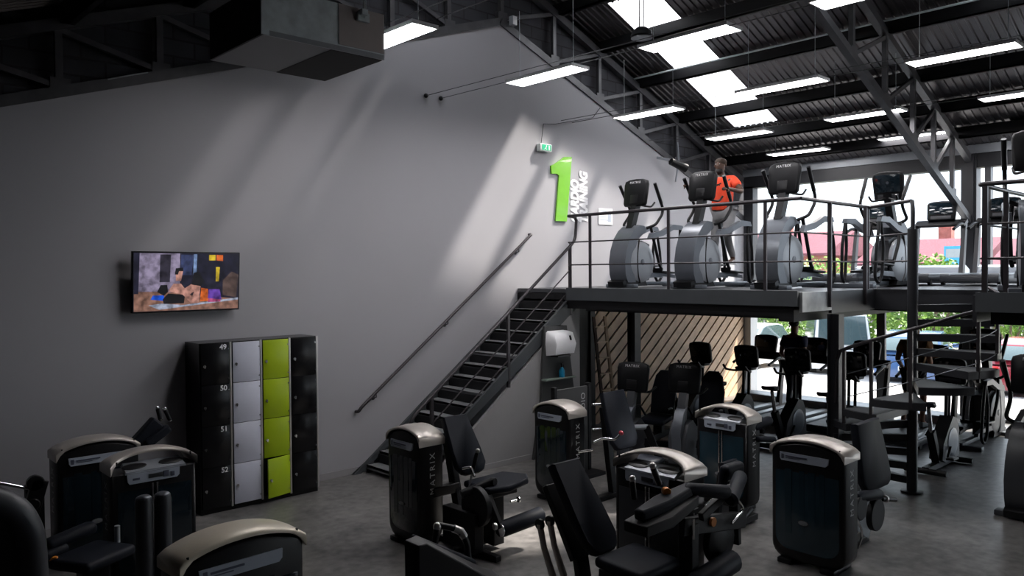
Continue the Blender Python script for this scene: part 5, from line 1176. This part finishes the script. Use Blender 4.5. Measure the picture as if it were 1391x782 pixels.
def house(label, loc, w, h, wall, nw, rh=1.6):
    t = thing('house', label, 'house', loc, 0, 'houses beyond the hedge')
    f = MB(); f.bx((0, -w / 2, 0), (8, w / 2, h)); obj('walls', f, M[wall], t)
    f = MB(); f.hull([[(-.4, y, h), (4, y, h + rh), (8.4, y, h), (8.4, y, h - .15), (-.4, y, h - .15)] for y in (-w / 2 - .3, w / 2 + .3)]); obj('roof', f, M['rooft'], t)
    for k in range(nw):
        y = -w / 2 + w * (k + .5) / nw; f = MB(); f.bx((-.06, y - .6, h * .45), (.02, y + .6, h * .80)); wd = obj('window_frame', f, M['white'], t)
        f = MB(); f.bx((-.08, y - .5, h * .48), (-.05, y + .5, h * .77)); obj('window_pane', f, M['carglass'], wd)
    f = MB(); f.bx((5, -.4, h + .6), (5.7, .4, h + rh + .9)); obj('chimney', f, M['brick'], t)
    return t
house('red brick house seen through the legs of the third elliptical', (50, 29.0, .0), 11, 3.9, 'brick', 4)
house('cream rendered house beyond the bushes, near the stairwell newel', (52, 18.6, .0), 7, 3.2, 'cream', 3)
house('low red house seen past the landing posts', (50, 10.2, .0), 7, 3.0, 'brick', 3)
house('far red house by the picture edge beyond the landing', (50, .5, .0), 9, 3.0, 'brick', 4)
t = thing('roadside_sign', 'blue and white rectangular sign on posts in front of the far houses', 'sign', (45, 14.0, 0))
f = MB(); f.bx((-.05, -.7, 2.6), (.05, .7, 4.0)); p = obj('sign_board', f, M['signb'], t)
f = MB(); f.bx((-.07, -.6, 3.4), (-.045, .6, 3.85)); obj('pale_band', f, M['lgrey'], p)
f = MB(); f.cyl((0, -.5, 0), (0, -.5, 2.7), .06); f.cyl((0, .5, 0), (0, .5, 2.7), .06); obj('posts', f, M['grey'], t)

# ------------------------------------------------------------------ light, sky, camera
w = bpy.data.worlds.new('sky'); SC.world = w; w.use_nodes = True
nt = w.node_tree; bg = nt.nodes['Background']
bg.inputs['Color'].default_value = (.80, .89, 1.0, 1); bg.inputs['Strength'].default_value = SKY
sun = bpy.data.lights.new('sun', 'SUN'); sun.energy = SUN; sun.angle = math.radians(3.0); sun.color = (1, .93, .84)
so = bpy.data.objects.new('sun', sun); C.objects.link(so); so.location = (30, -10, 30)
so.rotation_euler = V((-1.7, 1.0, -2.55)).to_track_quat('-Z', 'Y').to_euler()

cam = bpy.data.cameras.new('camera'); co = bpy.data.objects.new('camera', cam); C.objects.link(co)
yaw, pit, rol = math.radians(43.083), math.radians(1.158), math.radians(-.407)
fw = V((math.sin(yaw) * math.cos(pit), math.cos(yaw) * math.cos(pit), -math.sin(pit)))
r0 = V((math.cos(yaw), -math.sin(yaw), 0)); u0 = r0.cross(fw)
rr = r0 * math.cos(rol) + u0 * math.sin(rol); uu = u0 * math.cos(rol) - r0 * math.sin(rol)
mm = Matrix((rr, uu, -fw)).transposed().to_4x4(); mm.translation = (0, 0, 2.8)
co.matrix_world = mm
cam.sensor_width = 36; cam.lens = 1066.8 / 1391 * 36; cam.clip_end = 400; cam.clip_start = .05
SC.camera = co
SC.view_settings.view_transform = 'Standard'; SC.view_settings.look = 'None'
SC.view_settings.exposure = EXPO; SC.view_settings.gamma = 1.0; SC.view_settings.use_curve_mapping = False
SC.cycles.use_denoising = True; SC.cycles.max_bounces = 8; SC.cycles.diffuse_bounces = 5; SC.cycles.transparent_max_bounces = 16
SC.cycles.sample_clamp_indirect = 6.0; SC.cycles.caustics_reflective = False; SC.cycles.caustics_refractive = False
